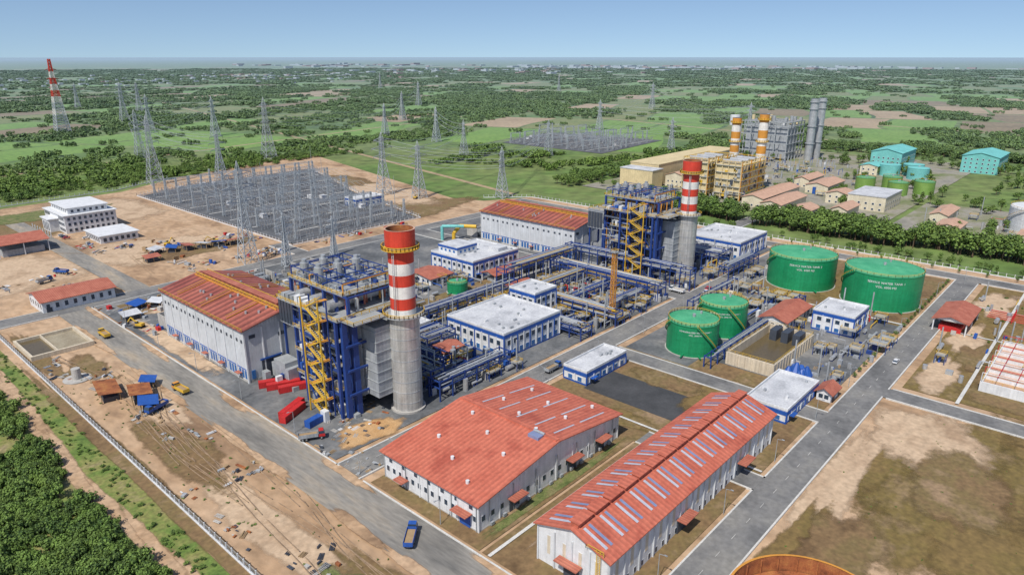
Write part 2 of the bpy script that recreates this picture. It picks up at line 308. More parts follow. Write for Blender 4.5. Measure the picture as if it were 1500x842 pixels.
def workshop():
    b=MB();x0,x1,y0,y1,h=109,174,110,149,9;c=(x0+x1)/2
    b.box(x0,x1,y0,y1,0,h,"wall_white");b.gable(x0,x1,y0,y1,h,4.5,'y',"roof_red_y","wall_white",ov=1.2)
    b.box(x0-.1,x1+.1,y0-.1,y1+.1,0,.6,"concrete")
    b.wins('-x',x0,y0,y1,14,1.2,3,4.6);b.wins('-x',x0,y0,y1,7,1.4,6.2,7.4)
    b.wins('-y',y0,x0,x1,18,1.3,3,4.6)
    for i in range(9):
        x=x0+(x1-x0)*i/8;b.box(x-.18,x+.18,y0-.22,y0,0,h-.2,"wall_white")
    for i in range(6):
        y=y0+(y1-y0)*i/5;b.box(x0-.22,x0,y-.18,y+.18,0,h-.2,"wall_white")
    for x in(x0+14,x0+40,x0+55):
        b.box(x-2,x+2,y0-.3,y0-.02,0,4.6,"dark_steel");b.box(x-3,x+3,y0-3,y0-.31,5,5.25,"roof_tile")
    b.box(x0-.3,x0-.02,y0+3,y0+7,0,4.5,"blue_paint");b.box(x0-3,x0-.31,y0+2,y0+8,5,5.25,"roof_tile")
    b.box(x0-3,x0-.31,y0+28,y0+32,3.6,3.8,"roof_tile")
    b.box(c-.8,c+.8,y0-.5,y1+.5,h+4.75,h+5.1,"roof_red_x")
    sl=4.5/(c-x0)
    for i in range(10):
        y=y0+3+i*3.7
        for (xa,xb) in((c+3,c+13),(c+16,c+29)):
            za=h+4.5-sl*(xa-c)+.42;zb=h+4.5-sl*(xb-c)+.42
            if i%2==0: b.add([(xa,y,za),(xb,y,zb),(xb,y+.6,zb),(xa,y+.6,za)],[(0,1,2,3)],"skylight")
    for k in range(13):
        x=x0+4+k*4.8;y=y0+8+(k%3)*11;z=h+4.5-sl*abs(x-c)+.3;b.cyl(x,y,.55,z,z+.9,"wall_white",10)
    x,y=138,114;z=h+4.3;b.box(x,x+2.4,y,y+4,z,z+1,"panel_blue");b.tube((x+3,y,z+1),(x+3,y+4,z+1),.45,"silver")
    for k in range(5): yy=y0+.6+k*9.6;b.beam((x0-.25,yy,0),(x0-.25,yy,h-.3),.2,"galv")
    for k in range(7): xx=x0+4+k*9.6;b.beam((xx,y0-.25,0),(xx,y0-.25,h-.3),.2,"galv")
    for k in range(12): b.box(x0+4+k*5,x0+5.2+k*5,y0-.9,y0-.3,.6,1.5,"casing")
    return b.obj("workshop_building")
workshop()
def warehouse():
    b=MB();x0,x1,y0,y1,h=112,204,71,92,11;c=(y0+y1)/2;rh=3.6;sl=rh/(c-y0)
    b.box(x0,x1,y0,y1,0,h,"wall_white");b.gable(x0,x1,y0,y1,h,rh,'x',"roof_red_x","wall_white",ov=1)
    nb=14;dx=(x1-x0)/nb
    for i in range(nb+1):
        x=x0+dx*i;b.box(x-.2,x+.2,y0-.35,y0,0,h-.2,"wall_rib_x")
    b.wins('-y',y0,x0,x1,nb,1.3,4,9,"tan_block")
    b.wins('-y',y0,x0,x1,nb*2,.8,.8,2.2)
    for i in range(5):
        y=y0+(y1-y0)*i/4;b.box(x0-.3,x0,y-.2,y+.2,0,h-.2,"wall_rib_y")
    b.wins('-x',x0,y0+1,y1-1,4,.9,3.5,8.8,"tan_block")
    b.box(x0-.4,x0-.02,c-2.2,c+2.2,0,4.8,"dark_steel");b.box(x0-3,x0-.45,c-3.4,c+3.4,5.2,5.45,"roof_tile")
    for x in(x0+34,x0+70): b.box(x-2.4,x+2.4,y0-.4,y0-.02,0,4.6,"dark_steel");b.box(x-3.4,x+3.4,y0-3.2,y0-.41,5,5.25,"roof_tile")
    for i in range(nb):
        xa=x0+dx*i+.5;xb=xa+dx-1
        b.box(xa,xb,c-1.1,c+1.1,h+rh+.1,h+rh+1.2,"roof_red_x");b.box(xa-.2,xb+.2,c-1.5,c+1.5,h+rh+1.2,h+rh+1.42,"roof_red_x")
        for s in(-1,1):
            for k in(0,1):
                ya=c+s*1.8;yb=c+s*8.5;xs=xa+1+k*2.0
                b.add([(xs,ya,h+rh-sl*1.8+.42),(xs+.9,ya,h+rh-sl*1.8+.42),(xs+.9,yb,h+rh-sl*8.5+.42),(xs,yb,h+rh-sl*8.5+.42)],[(0,1,2,3)],"panel_blue" if k else "skylight")
    b.beam((x0-.8,y0+2,0),(x0-.8,y0+2,h+2),.14,"yellow_paint");b.beam((x0-.8,y0+3,0),(x0-.8,y0+3,h+2),.14,"yellow_paint")
    for k in range(26): b.beam((x0-.8,y0+2,.4+k*.48),(x0-.8,y0+3,.4+k*.48),.08,"yellow_paint")
    b.rail([(x0-.9,y0+1),(x0-.9,y0+6),(x0+2,y0+6)],h+1)
    return b.obj("warehouse_building")
warehouse()
def blue_white(name,x0,x1,y0,y1,h,st=2,ac=4,wall="wall_white"):
    b=MB();b.box(x0,x1,y0,y1,0,h,wall)
    e=.12;b.box(x0-e,x1+e,y0-e,y1+e,h-1.8,h-.3,"blue_paint");b.box(x0-e,x1+e,y0-e,y1+e,0,1,"blue_paint")
    for q in((x0-.15,x0+.25,y0-.15,y1+.15),(x1-.25,x1+.15,y0-.15,y1+.15),(x0+.25,x1-.25,y0-.15,y0+.25),(x0+.25,x1-.25,y1-.25,y1+.15)): b.box(q[0],q[1],q[2],q[3],h,h+.9,"wall_white")
    b.poly([(x0+.25,y0+.25,h+.05),(x1-.25,y0+.25,h+.05),(x1-.25,y1-.25,h+.05),(x0+.25,y1-.25,h+.05)],"roof_grey")
    fh=(h-1.8)/st
    nx=max(2,int((x1-x0)/4));ny=max(2,int((y1-y0)/4))
    for f in range(st):
        z=1.3+f*fh
        for (fc,c,a0,a1,n_) in(('-x',x0,y0,y1,ny),('-y',y0,x0,x1,nx),('+x',x1,y0,y1,ny),('+y',y1,x0,x1,nx)):
            b.wins(fc,c,a0+1,a1-1,n_,1.9,z,z+fh*.45,"glass_blue" if f==0 else "glass",d=.16)
    for i in range(ny+1):
        y=y0+(y1-y0)*i/ny;b.box(x0-.3,x0-.01,y-.2,y+.2,1,h-1.6,"blue_paint" if i%2==0 else "wall_white")
    for i in range(nx+1):
        x=x0+(x1-x0)*i/nx;b.box(x-.2,x+.2,y0-.3,y0-.01,1,h-1.6,"blue_paint" if i%2==0 else "wall_white")
    for k in range(ac):
        x=x0+2+R.random()*(x1-x0-5);y=y0+2+R.random()*(y1-y0-5);b.box(x,x+.8+R.random(),y,y+.8,h+.05,h+.7+R.random()*.4,R.choice(["casing","wall_white","galv"]))
    b.box(x0+2.2,x0+4.6,y0-.4,y0-.31,0,2.8,"dark_steel");b.box(x0+1.6,x0+5.2,y0-1.9,y0-.41,3,3.2,"blue_paint")
    return b.obj(name)
blue_white("electrical_building",195,232,180,214,11,2,12)
blue_white("electrical_building",236,252,198,214,14,3,3)
blue_white("control_building",264,302,267,302,10,2,12)
blue_white("electrical_building",198,225,140,151,5.6,1,4)
blue_white("control_building",400,439,172,208,11,2,12)
blue_white("chemical_building",316,336,80,98,9.5,2,4)
blue_white("pump_house",220,250,72,87,5.2,1,3)
blue_white("electrical_building",178,192,222,236,7,1,3)
blue_white("switchyard_building",338,366,478,494,6.5,1,3)
b=MB()
b.box(268,284,284,300,10.1,14.5,"wall_white");b.box(267.8,284.2,283.8,300.2,13.2,14.4,"blue_paint");b.box(268,284,284,300,14.5,14.7,"roof_grey");b.box(290,298,272,280,10.1,12,"roof_grey");b.wins('-x',268,285,299,4,1.6,11.2,12.6,"glass_blue");b.wins('-y',284,269,283,4,1.6,11.2,12.6,"glass_blue");b.obj("roof_stair_block")

def redroof(name,x0,x1,y0,y1,h,rh=2.5,open_=False,axis='x',roof="roof_tile",wall="wall_white"):
    b=MB()
    if open_:
        for x in(x0,(x0+x1)/2,x1):
            for y in(y0,y1): b.box(x-.25,x+.25,y-.25,y+.25,0,h,"wall_white")
        b.box(x0,x1,y0,y1,h-.3,h-.02,"concrete");b.box(x0+2,x1-2,y0+2,y1-2,0,h*.5,"red_paint" if name=="fire_pump_shelter" else "casing")
    else:
        b.box(x0,x1,y0,y1,0,h,wall)
        for (fc,c,a0,a1) in(('-x',x0,y0,y1),('-y',y0,x0,x1)): b.wins(fc,c,a0+.5,a1-.5,max(2,int((a1-a0)/4)),1.5,h*.35,h*.75)
        b.box(x0+1.5,x0+4,y0-.2,y0-.02,0,2.8,"dark_steel")
    b.gable(x0,x1,y0,y1,h,rh,axis,roof,wall if not open_ else "wall_white",ov=1)
    return b.obj(name)
redroof("site_office",84,117,384,405,6,2.5,axis='x')
redroof("open_shed",97,124,516,545,8,3,True,axis='x')
redroof("fire_pump_shelter",352,380,43,56,6,2,True)
redroof("guard_house",246,254,66,71,4,1.6)
redroof("open_shed",266,284,252,262,5,1.5,True);redroof("open_shed",290,309,253,264,5,1.5,True)
redroof("compressor_house",300,330,104,116,6,2)
redroof("open_shed",258,274,232,239,4,1.2,True)
redroof("gas_station_shelter",390,412,212,232,5,1.6,True);redroof("open_shed",398,440,146,150,4,1,True)
redroof("open_shed",176,186,196,204,5,1,True);redroof("pump_shelter",240,256,276,296,4,1.4)

b=MB();b.box(146,180,556,600,0,13,"wall_white");b.box(150,176,560,596,13,17,"wall_white");b.box(145,181,555,601,12.6,13.1,"wall_white");b.box(149,177,559,597,17,17.5,"wall_white")
b.box(140,146,570,586,0,9,"wall_white");b.box(139,147,569,587,9,9.6,"wall_white")
for z in(1.5,5.5,9.3): b.wins('-x',146,557,569,5,1.6,z,z+2,d=.15);b.wins('-x',146,587,599,5,1.6,z,z+2,d=.15);b.wins('-y',556,147,179,9,1.7,z,z+2,d=.15)
b.wins('-y',560,151,175,6,1.7,14,15.8,d=.15);b.wins('-x',150,562,594,8,1.7,14,15.8,d=.15);b.wins('-x',140,571,585,4,2,1,7,"glass")
b.box(152,176,508,536,0,5,"wall_white");b.box(151,177,507,537,5,5.5,"wall_white");b.wins('-y',508,153,175,6,2,1.2,3.6,d=.15);b.wins('-x',152,509,535,7,2,1.2,3.6,d=.15)
for i in range(8): b.box(136,136.5,556+i*6,556.5+i*6,0,3,"wall_white")
b.obj("administration_building")

def basin(name,x0,x1,y0,y1,h,m,t=.8,wat=1.,cross=1):
    b=MB()
    b.box(x0,x1,y0,y0+t,0,h,m);b.box(x0,x1,y1-t,y1,0,h,m);b.box(x0,x0+t,y0+t,y1-t,0,h,m);b.box(x1-t,x1,y0+t,y1-t,0,h,m)
    for k in range(cross): x=x0+(x1-x0)*(k+1)/(cross+1);b.box(x-.3,x+.3,y0+t,y1-t,0,h-.05,m)
    b.poly([(x0+t,y0+t,wat),(x1-t,y0+t,wat),(x1-t,y1-t,wat),(x0+t,y1-t,wat)],"basin_floor" if name=="settling_pool" else "water" if cross<4 else "roof_salmon")
    if name!="settling_pool": b.rail([(x0+.4,y0+.4),(x1-.4,y0+.4),(x1-.4,y1-.4),(x0+.4,y1-.4),(x0+.4,y0+.4)],h,w=.1)
    else: b.box(x0+10,x0+10.5,y0+t,y1-t,.4,h-.1,m);b.poly([(x0+t,y0+t,wat+.05),(x0+10,y0+t,wat+.05),(x0+10,y1-t,wat+.05),(x0+t,y1-t,wat+.05)],"water")
    if name=="concrete_basin":
        n=int((y1-y0)/3)
        for i in range(1,n): b.box(x0-.2,x0,y0+i*3-.2,y0+i*3+.2,0,h-.3,m)
        for i in range(1,14): b.box(x0+i*3-.2,x0+i*3+.2,y0-.2,y0,0,h-.3,m)
        for k in range(3): b.box(x1-9,x1-2,y0+3+5*k,y0+6+5*k,1,h+.8,"dark_steel")
    return b.obj(name)
basin("settling_pool",63,87,324,350,2.0,"tan_block",t=1,wat=.6,cross=0)
basin("concrete_basin",253,296,90,110,5.5,"tan_block",wat=1.5,cross=0)
basin("treatment_basin",294,346,1,28,4,"wall_white",wat=2.8,cross=6);basin("treatment_basin",358,396,-14,8,3,"wall_white",wat=1.8,cross=5)

# ---------------------------------------------------------------- tanks
def text_on(tank,cx,cy,r,z,ang,lines,size):
    for k,t in enumerate(lines):
        c=bpy.data.curves.new("t","FONT");c.body=t;c.size=size;c.align_x='CENTER';c.resolution_u=2
        o=bpy.data.objects.new("t",c);sc.collection.objects.link(o);dg=bpy.context.evaluated_depsgraph_get();me=bpy.data.meshes.new_from_object(o.evaluated_get(dg))
        bpy.data.objects.remove(o)
        for v in me.vertices:
            a=ang+v.co.x/r;v.co=Vector((cx+(r+.12)*math.cos(a),cy+(r+.12)*math.sin(a),z-k*size*1.35+v.co.y))
        me.materials.clear();me.materials.append(MATS["text_white"]);q=bpy.data.objects.new("lettering",me);sc.collection.objects.link(q);q.parent=tank
def tank(name,cx,cy,r,h,shell="tank_green",roof="tank_roof",stair=True,txt=None,rail=True,n=48):
    b=MB();b.cyl(cx,cy,r+.5,0,.5,"concrete",n);b.cyl(cx,cy,r,.5,h,shell,n,cap=False);b.tube((cx,cy,h),(cx,cy,h+r*.08),r,roof,n,r2=.2)
    for k in range(1,int(h/2.4)): b.cyl(cx,cy,r+.05,k*2.4-.05,k*2.4+.05,shell,n)
    b.cyl(cx,cy,r+.25,h-.25,h,shell,n,cap=False)
    b.cyl(cx,cy,.7,h+r*.08,h+r*.08+1.2,"casing",12);b.cyl(cx+r*.6,cy,.5,h+r*.03,h+r*.03+1.2,"casing",10)
    if rail: b.ringrail(cx,cy,r-.2,h+.1,n=36)
    if stair:
        k=46
        for (a0,da) in((math.radians(150),math.radians(-95)/k),(math.radians(215),math.radians(66)/k)):
            if da>0 and name!="demineralized_water_tank": continue
            for i in range(k):
                a=a0+da*i;z=h-h*i/k;p=(cx+(r+.7)*math.cos(a),cy+(r+.7)*math.sin(a));q=(cx+(r+.7)*math.cos(a+da),cy+(r+.7)*math.sin(a+da))
                b.beam((p[0],p[1],z),(q[0],q[1],z-h/k),.45,shell);b.beam((p[0],p[1],z+1.1),(q[0],q[1],z+1.1-h/k),.13,"yellow_paint")
                if i%2==0: b.beam((p[0],p[1],z),(p[0],p[1],z+1.1),.1,"yellow_paint")
    for a in (3.3,3.9): x=cx+r*math.cos(a);y=cy+r*math.sin(a);b.tube((x,y,1.2),(cx+(r+3)*math.cos(a),cy+(r+3)*math.sin(a),1.2),.35,shell,10)
    o=b.obj(name)
    for p in o.data.polygons:
        if abs(p.normal.z)<.05 and p.area>2: p.use_smooth=True
    if txt: text_on(o,cx,cy,r,h*.80,math.atan2(-cy,-cx)+.12,txt,r*.085)
    return o
tank("service_water_tank",382,128,17.6,17.2,txt=["SERVICE WATER TANK 2","VOL. 6000 M3"])
tank("service_water_tank",378,86,18.2,18.2,txt=["SERVICE WATER TANK 1","VOL. 6000 M3"])
tank("demineralized_water_tank",258,128,10.8,14,txt=["DEMINERALIZED WATER TANK 1","VOL. 2000 M3"])
tank("demineralized_water_tank",286,128,10.8,14.4,txt=["DEMINERALIZED WATER TANK 2","VOL. 2000 M3"])
tank("oil_tank",243,258,5.5,6,stair=False)
b=MB();cx,cy,r=133.5,32.7,18;HT=6
b.cyl(cx,cy,r,0,HT,"rust",72,cap=False);b.cyl(cx,cy,r-.4,0,HT-.1,"rust",72,cap=False)
for i in range(72):
    a=2*math.pi*i/72;c=2*math.pi*(i+1)/72
    b.poly([(cx+(r-.4)*math.cos(a),cy+(r-.4)*math.sin(a),HT),(cx+(r+.2)*math.cos(a),cy+(r+.2)*math.sin(a),HT),(cx+(r+.2)*math.cos(c),cy+(r+.2)*math.sin(c),HT),(cx+(r-.4)*math.cos(c),cy+(r-.4)*math.sin(c),HT)],"orange_paint")
b.poly([(cx+(r-.6)*math.cos(2*math.pi*i/72),cy+(r-.6)*math.sin(2*math.pi*i/72),1.8) for i in range(72)],"rust")
for i in range(24): a=2*math.pi*i/24;b.beam((cx+(r-.9)*math.cos(a),cy+(r-.9)*math.sin(a),1.8),(cx+(r-.9)*math.cos(a),cy+(r-.9)*math.sin(a),HT-.2),.3,"rust")
b.obj("rusty_open_tank")

# ---------------------------------------------------------------- HRSG + stack
def stack(b,x,y):
    b.cyl(x,y,6.2,0,1,"concrete",36)
    b.cyl(x,y,5.3,1,36,"stack_concrete",48)
    for z in range(4,36,4): b.cyl(x,y,5.38,z-.12,z+.12,"casing",48)
    bands=[(36,38.4,"stack_white"),(38.4,42.4,"stack_red"),(42.4,46.6,"stack_white"),(46.6,50.6,"stack_red"),(50.6,54.6,"stack_white"),(54.6,58.6,"stack_red"),(58.6,60.4,"stack_white")]
    for a,c,m in bands: b.cyl(x,y,4.35,a,c,m,40,cap=False)
    b.cyl(x,y,5.1,60.4,66,"stack_red",40,cap=False);b.cyl(x,y,4.6,62,65.9,"rust",40,cap=False);b.cyl(x,y,5.1,60.3,60.5,"stack_red",40);b.cyl(x,y,4.65,62,62.1,"dark_steel",40)
    for i in range(40):
        a=2*math.pi*i/40;c=2*math.pi*(i+1)/40
        b.poly([(x+4.6*math.cos(a),y+4.6*math.sin(a),66),(x+5.2*math.cos(a),y+5.2*math.sin(a),66),(x+5.2*math.cos(c),y+5.2*math.sin(c),66),(x+4.6*math.cos(c),y+4.6*math.sin(c),66)],"roof_salmon")
    for z,r in((36,7.2),(59.2,6.4)):
        b.cyl(x,y,r,z,z+.25,"yellow_paint" if z>40 else "galv",32);b.ringrail(x,y,r-.1,z+.25,w=.2)
    for s in(-.4,.4): b.beam((x-5.0,y+s-2,36),(x-5.0,y+s-2,60),.14,"galv")
    for k in range(30): b.beam((x-5.0,y-2.4,36+k*.8),(x-5.0,y-1.6,36+k*.8),.1,"galv")
def hrsg(ox,oy,seed):
    RR=random.Random(seed)
    root=bpy.data.objects.new("heat_recovery_steam_generator",None);sc.collection.objects.link(root)
    def fin(b,n):
        b.v=[(p[0]+ox,p[1]+oy,p[2]) for p in b.v];o=b.obj(n);o.parent=root;return o
    b=MB()
    b.box(129,147,189,217,5,35,"casing")
    for k in range(8): z=7+k*3.7;b.box(128.8,147.2,188.8,217.2,z,z+.35,"galv")
    for k in range(8): y=191+k*3.5;b.box(128.6,128.79,y,y+.4,5,35,"silver")
    for k in range(5): x=131+k*3.6;b.box(x,x+.4,188.6,188.79,5,35,"silver")
    b.add([(129,217,5),(147,217,5),(147,217,33),(129,217,33),(133,232,4),(143,232,4),(143,232,12),(133,232,12)],[(0,1,5,4),(1,2,6,5),(2,3,7,6),(3,0,4,7)],"casing")
    b.box(134,142,232,238,4,11,"silver")
    b.add([(133,184,8),(150,184,8),(150,189,5),(130,189,5),(136,184,30),(147,184,30),(147,189,34),(130,189,34)],[(0,1,5,4),(1,2,6,5),(2,3,7,6),(3,0,4,7)],"casing")
    b.box(131,139.5,180,188,7,33,"casing")
    for k in range(7): b.box(130.8,139.7,179.8,188.2,9+k*3.7,9.3+k*3.7,"galv")
    fin(b,"boiler_casing")
    b=MB()
    X=[121,126.5,149.5];Y=[188,195,202,209,216,223]
    ZT=[9,18,27,36,43]
    for x in X:
        for y in Y:
            if x==121 and y>209: continue
            top=43 if x>122 else 36
            b.box(x-.5,x+.5,y-.5,y+.5,0,top,"blue_steel")
            for z in ZT:
                if z<=top and y<223 and not(x==121 and y>202): b.beam((x,y,z),(x,y+7,z),.6,"blue_steel")
        for i,y in enumerate(Y[:-1]):
            if x==121 and y>202: continue
            for j in range(4):
                z0=[0,9,18,27][j];z1=z0+9
                if (i+j)%2==0: b.beam((x,y,z0),(x,Y[i+1],z1),.35,"blue_steel")
                elif x!=121: b.beam((x,y,z1),(x,Y[i+1],z0),.35,"blue_steel")
    for y in Y:
        for z in ZT:
            if z>=27: b.beam((X[0] if z<40 and y<=209 else X[1],y,z),(149.5,y,z),.6,"blue_steel")
            elif y<=209: b.beam((X[0],y,z),(126.5,y,z),.5,"blue_steel")
    for (x,y) in((123,186.5),(127,186.5),(149,187.2)): b.box(x-1,x+1,y-.7,y+.7,0,37,"blue_steel")
    for z in(9,18,27,36): b.beam((123,185.5,z),(149,185.5,z),.7,"blue_steel")
    fin(b,"steel_frame")
    b=MB()
    for z in(9,18,27):
        b.box(121.5,126,190,216,z+.3,z+.5,"galv");b.rail([(121.5,216),(121.5,190),(126,190)],z+.5)
    b.box(120.5,150,186,224,36.4,36.65,"galv");b.rail([(150,186),(120.5,186),(120.5,224),(150,224)],36.65,w=.18)
    b.box(126,150,190,224,43.2,43.4,"galv");b.rail([(150,190),(126,190),(126,224),(150,224),(150,190)],43.4,w=.18)
    b.box(122,136,179,186,36.4,36.65,"galv");b.rail([(122,186),(122,179),(136,179)],36.65,w=.18)
    z=0;k=0
    while z<42:
        ya,yb=(193,200) if k%2==0 else (200,193)
        for x in(117.4,119.2): b.beam((x,ya,z),(x,yb,z+3.6),.42,"yellow_paint");b.beam((x,ya,z+1.1),(x,yb,z+4.7),.16,"yellow_paint")
        for s in range(9): q=min(ya,yb)+.78*(s if ya<yb else 8-s);b.box(117.4,119.2,q,q+.5,z+.2+s*.4,z+.28+s*.4,"galv")
        yl=yb if yb>196 else yb-1.6;b.box(117.2,121,yl,yl+1.6,z+3.55,z+3.7,"orange_paint");b.rail([(117.2,yl),(117.2,yl+1.6)],z+3.7,w=.16)
        z+=3.6;k+=1
    for x,y in((117,191.5),(117,201.7),(120.3,191.5),(120.3,201.7)): b.box(x-.2,x+.2,y-.2,y+.2,0,43,"yellow_paint" if x<118 else "blue_steel")
    fin(b,"walkways_and_stairs")
    b=MB()
    for i,y in enumerate((196,205,214)):
        b.tube((123.5,y,39.3),(151,y,39.3),1.7,"silver",16)
        for x in(130,138,146): b.box(x-.4,x+.4,y-1.3,y+1.3,36.6,38.5,"blue_steel")
    for i in range(5):
        x,y=129+(i%3)*8,208+(i//3)*9;b.cyl(x,y,1.6,45,49.4,"silver",16);b.cyl(x,y,.9,49.4,50.6,"casing",12);b.cyl(x,y,.5,43.4,45,"silver",8)
        for s in(-1.8,1.8): b.box(x+s-.15,x+s+.15,y-2,y-1.7,43.4,47,"blue_steel")
    for x in(127,133,139,145,149.5):
        for y in(191,207,223): b.beam((x,y,43.4),(x,y,47.5),.3,"blue_steel")
        b.beam((x,191,47.5),(x,223,47.5),.28,"blue_steel")
    for y in(191,199,207,215,223): b.beam((127,y,47.5),(149.5,y,47.5),.28,"blue_steel")
    for k in range(12):
        x=127.5+k*1.9;ya=189+RR.random()*6;yb=212+RR.random()*12;zt=40.5+RR.random()*2;b.path([(x,ya,37),(x,ya,zt),(x,yb,zt),(x,yb,30)],.25+.2*RR.random(),RR.choice(["silver","silver","casing","roof_tile","orange_paint"]))
    for k in range(9): y=191+k*4;zq=44.5+RR.random()*3.5;b.path([(127,y,43.6),(127,y,zq),(148,y,zq),(148,y,43.6)],.28,RR.choice(["silver","galv","silver","orange_paint","blue_steel"]))
    for k in range(24): x=127+RR.random()*21;y=190+RR.random()*32;b.box(x,x+.6+RR.random()*2,y,y+.6+RR.random()*1.6,43.45,44.3+RR.random()*1.6,RR.choice(["casing","galv","blue_steel","silver"]))
    for k in range(40):
        y=189+RR.random()*34;x=126.9+RR.random()*1.6;z0=RR.choice([0,3,9,18]);z1=RR.choice([20,30,36,40]);b.path([(x,y,z0),(x,y,z1)],.2+RR.random()*.35,RR.choice(["silver","silver","casing","galv","blue_steel","orange_paint"]))
    for k in range(26):
        z=RR.choice([4,6,11,13,15,20,22,24,29,31,33])+RR.random();ya=188+RR.random()*20;x=122+RR.random()*5;b.path([(x,ya,z),(x,min(222,ya+5+RR.random()*18),z)],.18+RR.random()*.4,RR.choice(["silver","casing","blue_steel","silver","galv"]))
    for k in range(22):
        z=RR.choice([0,9.5,18.5,27.5]);y=189+RR.random()*25;b.box(122.2,124.6,y,y+1.2+RR.random()*2,z+.1,z+1.2+RR.random()*3,RR.choice(["casing","wall_white","silver","blue_paint","galv"]))
    for k in range(46):
        x=115+RR.random()*35;y=184+RR.random()*50
        if 127<x and y<219 or 116<x<120.5 and y<203: continue
        w=1+RR.random()*2.5;b.box(x,x+w,y,y+1+RR.random()*2,.1,1.5+RR.random()*3.5,RR.choice(["casing","blue_paint","silver","galv","wall_white","blue_steel"]))
    for k in range(6): b.box(121.5,125,206+k*2.8,208+k*2.8,36.7,38+RR.random()*2,RR.choice(["casing","wall_white","blue_paint"]))
    b.box(128,148,225,236.5,22,33,"casing");b.box(127.8,148.2,224.8,236.7,32.9,33.3,"galv");b.rail([(128,225),(148,225),(148,236),(128,236),(128,225)],33.3,w=.16)
    for x in(129,138,147):
        for y in(226,235.5): b.box(x-.4,x+.4,y-.4,y+.4,0,22,"blue_steel")
    for k in range(9): b.box(128.5+k*2.15,130.2+k*2.15,224.5,224.78,23,32,"dark_steel")
    for k in range(5): b.box(127.5,127.98,226+k*2.1,227.6+k*2.1,23,32,"dark_steel")
    b.box(122,128,224,236,.1,7,"casing");b.box(122,128,226,234,7,9,"galv")
    fin(b,"drums_and_piping")
    b=MB();stack(b,142,178);o=fin(b,"exhaust_stack")
    for p in o.data.polygons:
        if abs(p.normal.z)<.05 and p.area>1.4: p.use_smooth=True
hrsg(0,0,1);hrsg(208,4.5,2)

# ---------------------------------------------------------------- pipe racks & process equipment
def rack(x0,x1,y0,y1,h,seed,tiers=2,along='x'):
    RR=random.Random(seed);b=MB();L=(x1-x0) if along=='x' else (y1-y0);n=max(1,int(L/6))
    for i in range(n+1):
        if along=='x': x=x0+L*i/n;ps=[(x,y0),(x,y1)]
        else: y=y0+L*i/n;ps=[(x0,y),(x1,y)]
        for p in ps: b.box(p[0]-.22,p[0]+.22,p[1]-.22,p[1]+.22,0,h+.5,"blue_steel")
        for t in range(tiers): z=h-t*2.6;b.beam((*ps[0],z),(*ps[1],z),.4,"blue_steel")
    for t in range(tiers):
        z=h-t*2.6+.55;w=(y1-y0) if along=='x' else (x1-x0);m=int(w/.7)
        for k in range(m):
            if RR.random()<.2: continue
            c=.4+k*.7;r=.13+RR.random()*.22;mm=RR.choice(["silver","silver","casing","blue_steel","galv","silver","yellow_paint" if RR.random()<.3 else "galv"])
            a,e=RR.random()*L*.2,L*(1-RR.random()*.2)
            if along=='x': b.tube((x0+a,y0+c,z),(x0+e,y0+c,z),r,mm,8)
            else: b.tube((x0+c,y0+a,z),(x0+c,y0+e,z),r,mm,8)
        for s in(0,1):
            if along=='x': b.beam((x0,(y0,y1)[s],h-t*2.6),(x1,(y0,y1)[s],h-t*2.6),.32,"blue_steel")
            else: b.beam(((x0,x1)[s],y0,h-t*2.6),((x0,x1)[s],y1,h-t*2.6),.32,"blue_steel")
    return b.obj("pipe_rack")
for i,a in enumerate([(152,190,172,178,8,'x'),(153,160,178,236,10,'y'),(165,171,186,238,9,'y'),(150,262,232,238,8,'x'),(232,310,216,222,8,'x'),(256,262,166,216,7,'y'),(300,308,170,240,9,'y'),(262,300,176,182,6,'x'),(262,330,240,247,12,'x'),(326,332,166,250,12,'y'),(232,240,168,200,6,'y'),(262,300,196,201,6,'x'),(244,346,112,115,5,'x'),(360,400,160,166,7,'x'),(366,372,180,246,10,'y'),(300,350,150,153,5,'x'),(176,192,206,218,8,'x'),(380,398,176,200,8,'y')]):
    rack(*a[:5],i+5,2 if a[4]>5.5 else 1,a[5])
def skids(name,x0,x1,y0,y1,n,seed,hmax=4,tall=.1):
    RR=random.Random(seed);b=MB()
    for k in range(n):
        x=x0+RR.random()*(x1-x0);y=y0+RR.random()*(y1-y0);t=RR.random();m=RR.choice(["casing","silver","blue_paint","wall_white","blue_steel","galv","concrete","casing"])
        if t<.45: w,d=.6+RR.random()*2.4,.6+RR.random()*2.4;b.box(x,x+w,y,y+d,.1,.7+RR.random()*hmax,m)
        elif t<.65: b.tube((x,y,1.6),(x+2+RR.random()*5,y,1.6),.4+RR.random()*.6,"silver",12);b.box(x+.4,x+1,y-.5,y+.5,.1,1,"blue_steel");b.box(x+2,x+2.5,y-.5,y+.5,.1,1,"blue_steel")
        elif t<.8: b.cyl(x,y,.4+RR.random()*.8,.1,2+RR.random()*hmax,"silver",14)
        else:
            z=1+RR.random()*hmax;l=4+RR.random()*12
            if RR.random()<.5: b.path([(x,y,.1),(x,y,z),(min(x+l,x1),y,z),(min(x+l,x1),y,.1)],.15+RR.random()*.2,RR.choice(["silver","blue_paint","yellow_paint","galv"]))
            else: b.path([(x,y,.1),(x,y,z),(x,min(y+l,y1),z),(x,min(y+l,y1),.1)],.15+RR.random()*.2,RR.choice(["silver","blue_paint","red_paint","galv"]))
        if RR.random()<.18: s=1.5+RR.random()*2;zz=2.5+RR.random()*2;b.box(x-s,x+s,y-s,y+s,zz,zz+.15,"galv");b.rail([(x-s,y-s),(x+s,y-s),(x+s,y+s),(x-s,y+s),(x-s,y-s)],zz+.15);[b.box(x+q*s-.12,x+q*s+.12,y+w*s-.12,y+w*s+.12,0,zz,"blue_steel") for q in(-1,1) for w in(-1,1)]
        if RR.random()<tall: b.cyl(x,y,.3,0,8+RR.random()*8,"galv",8)
    return b.obj(name)
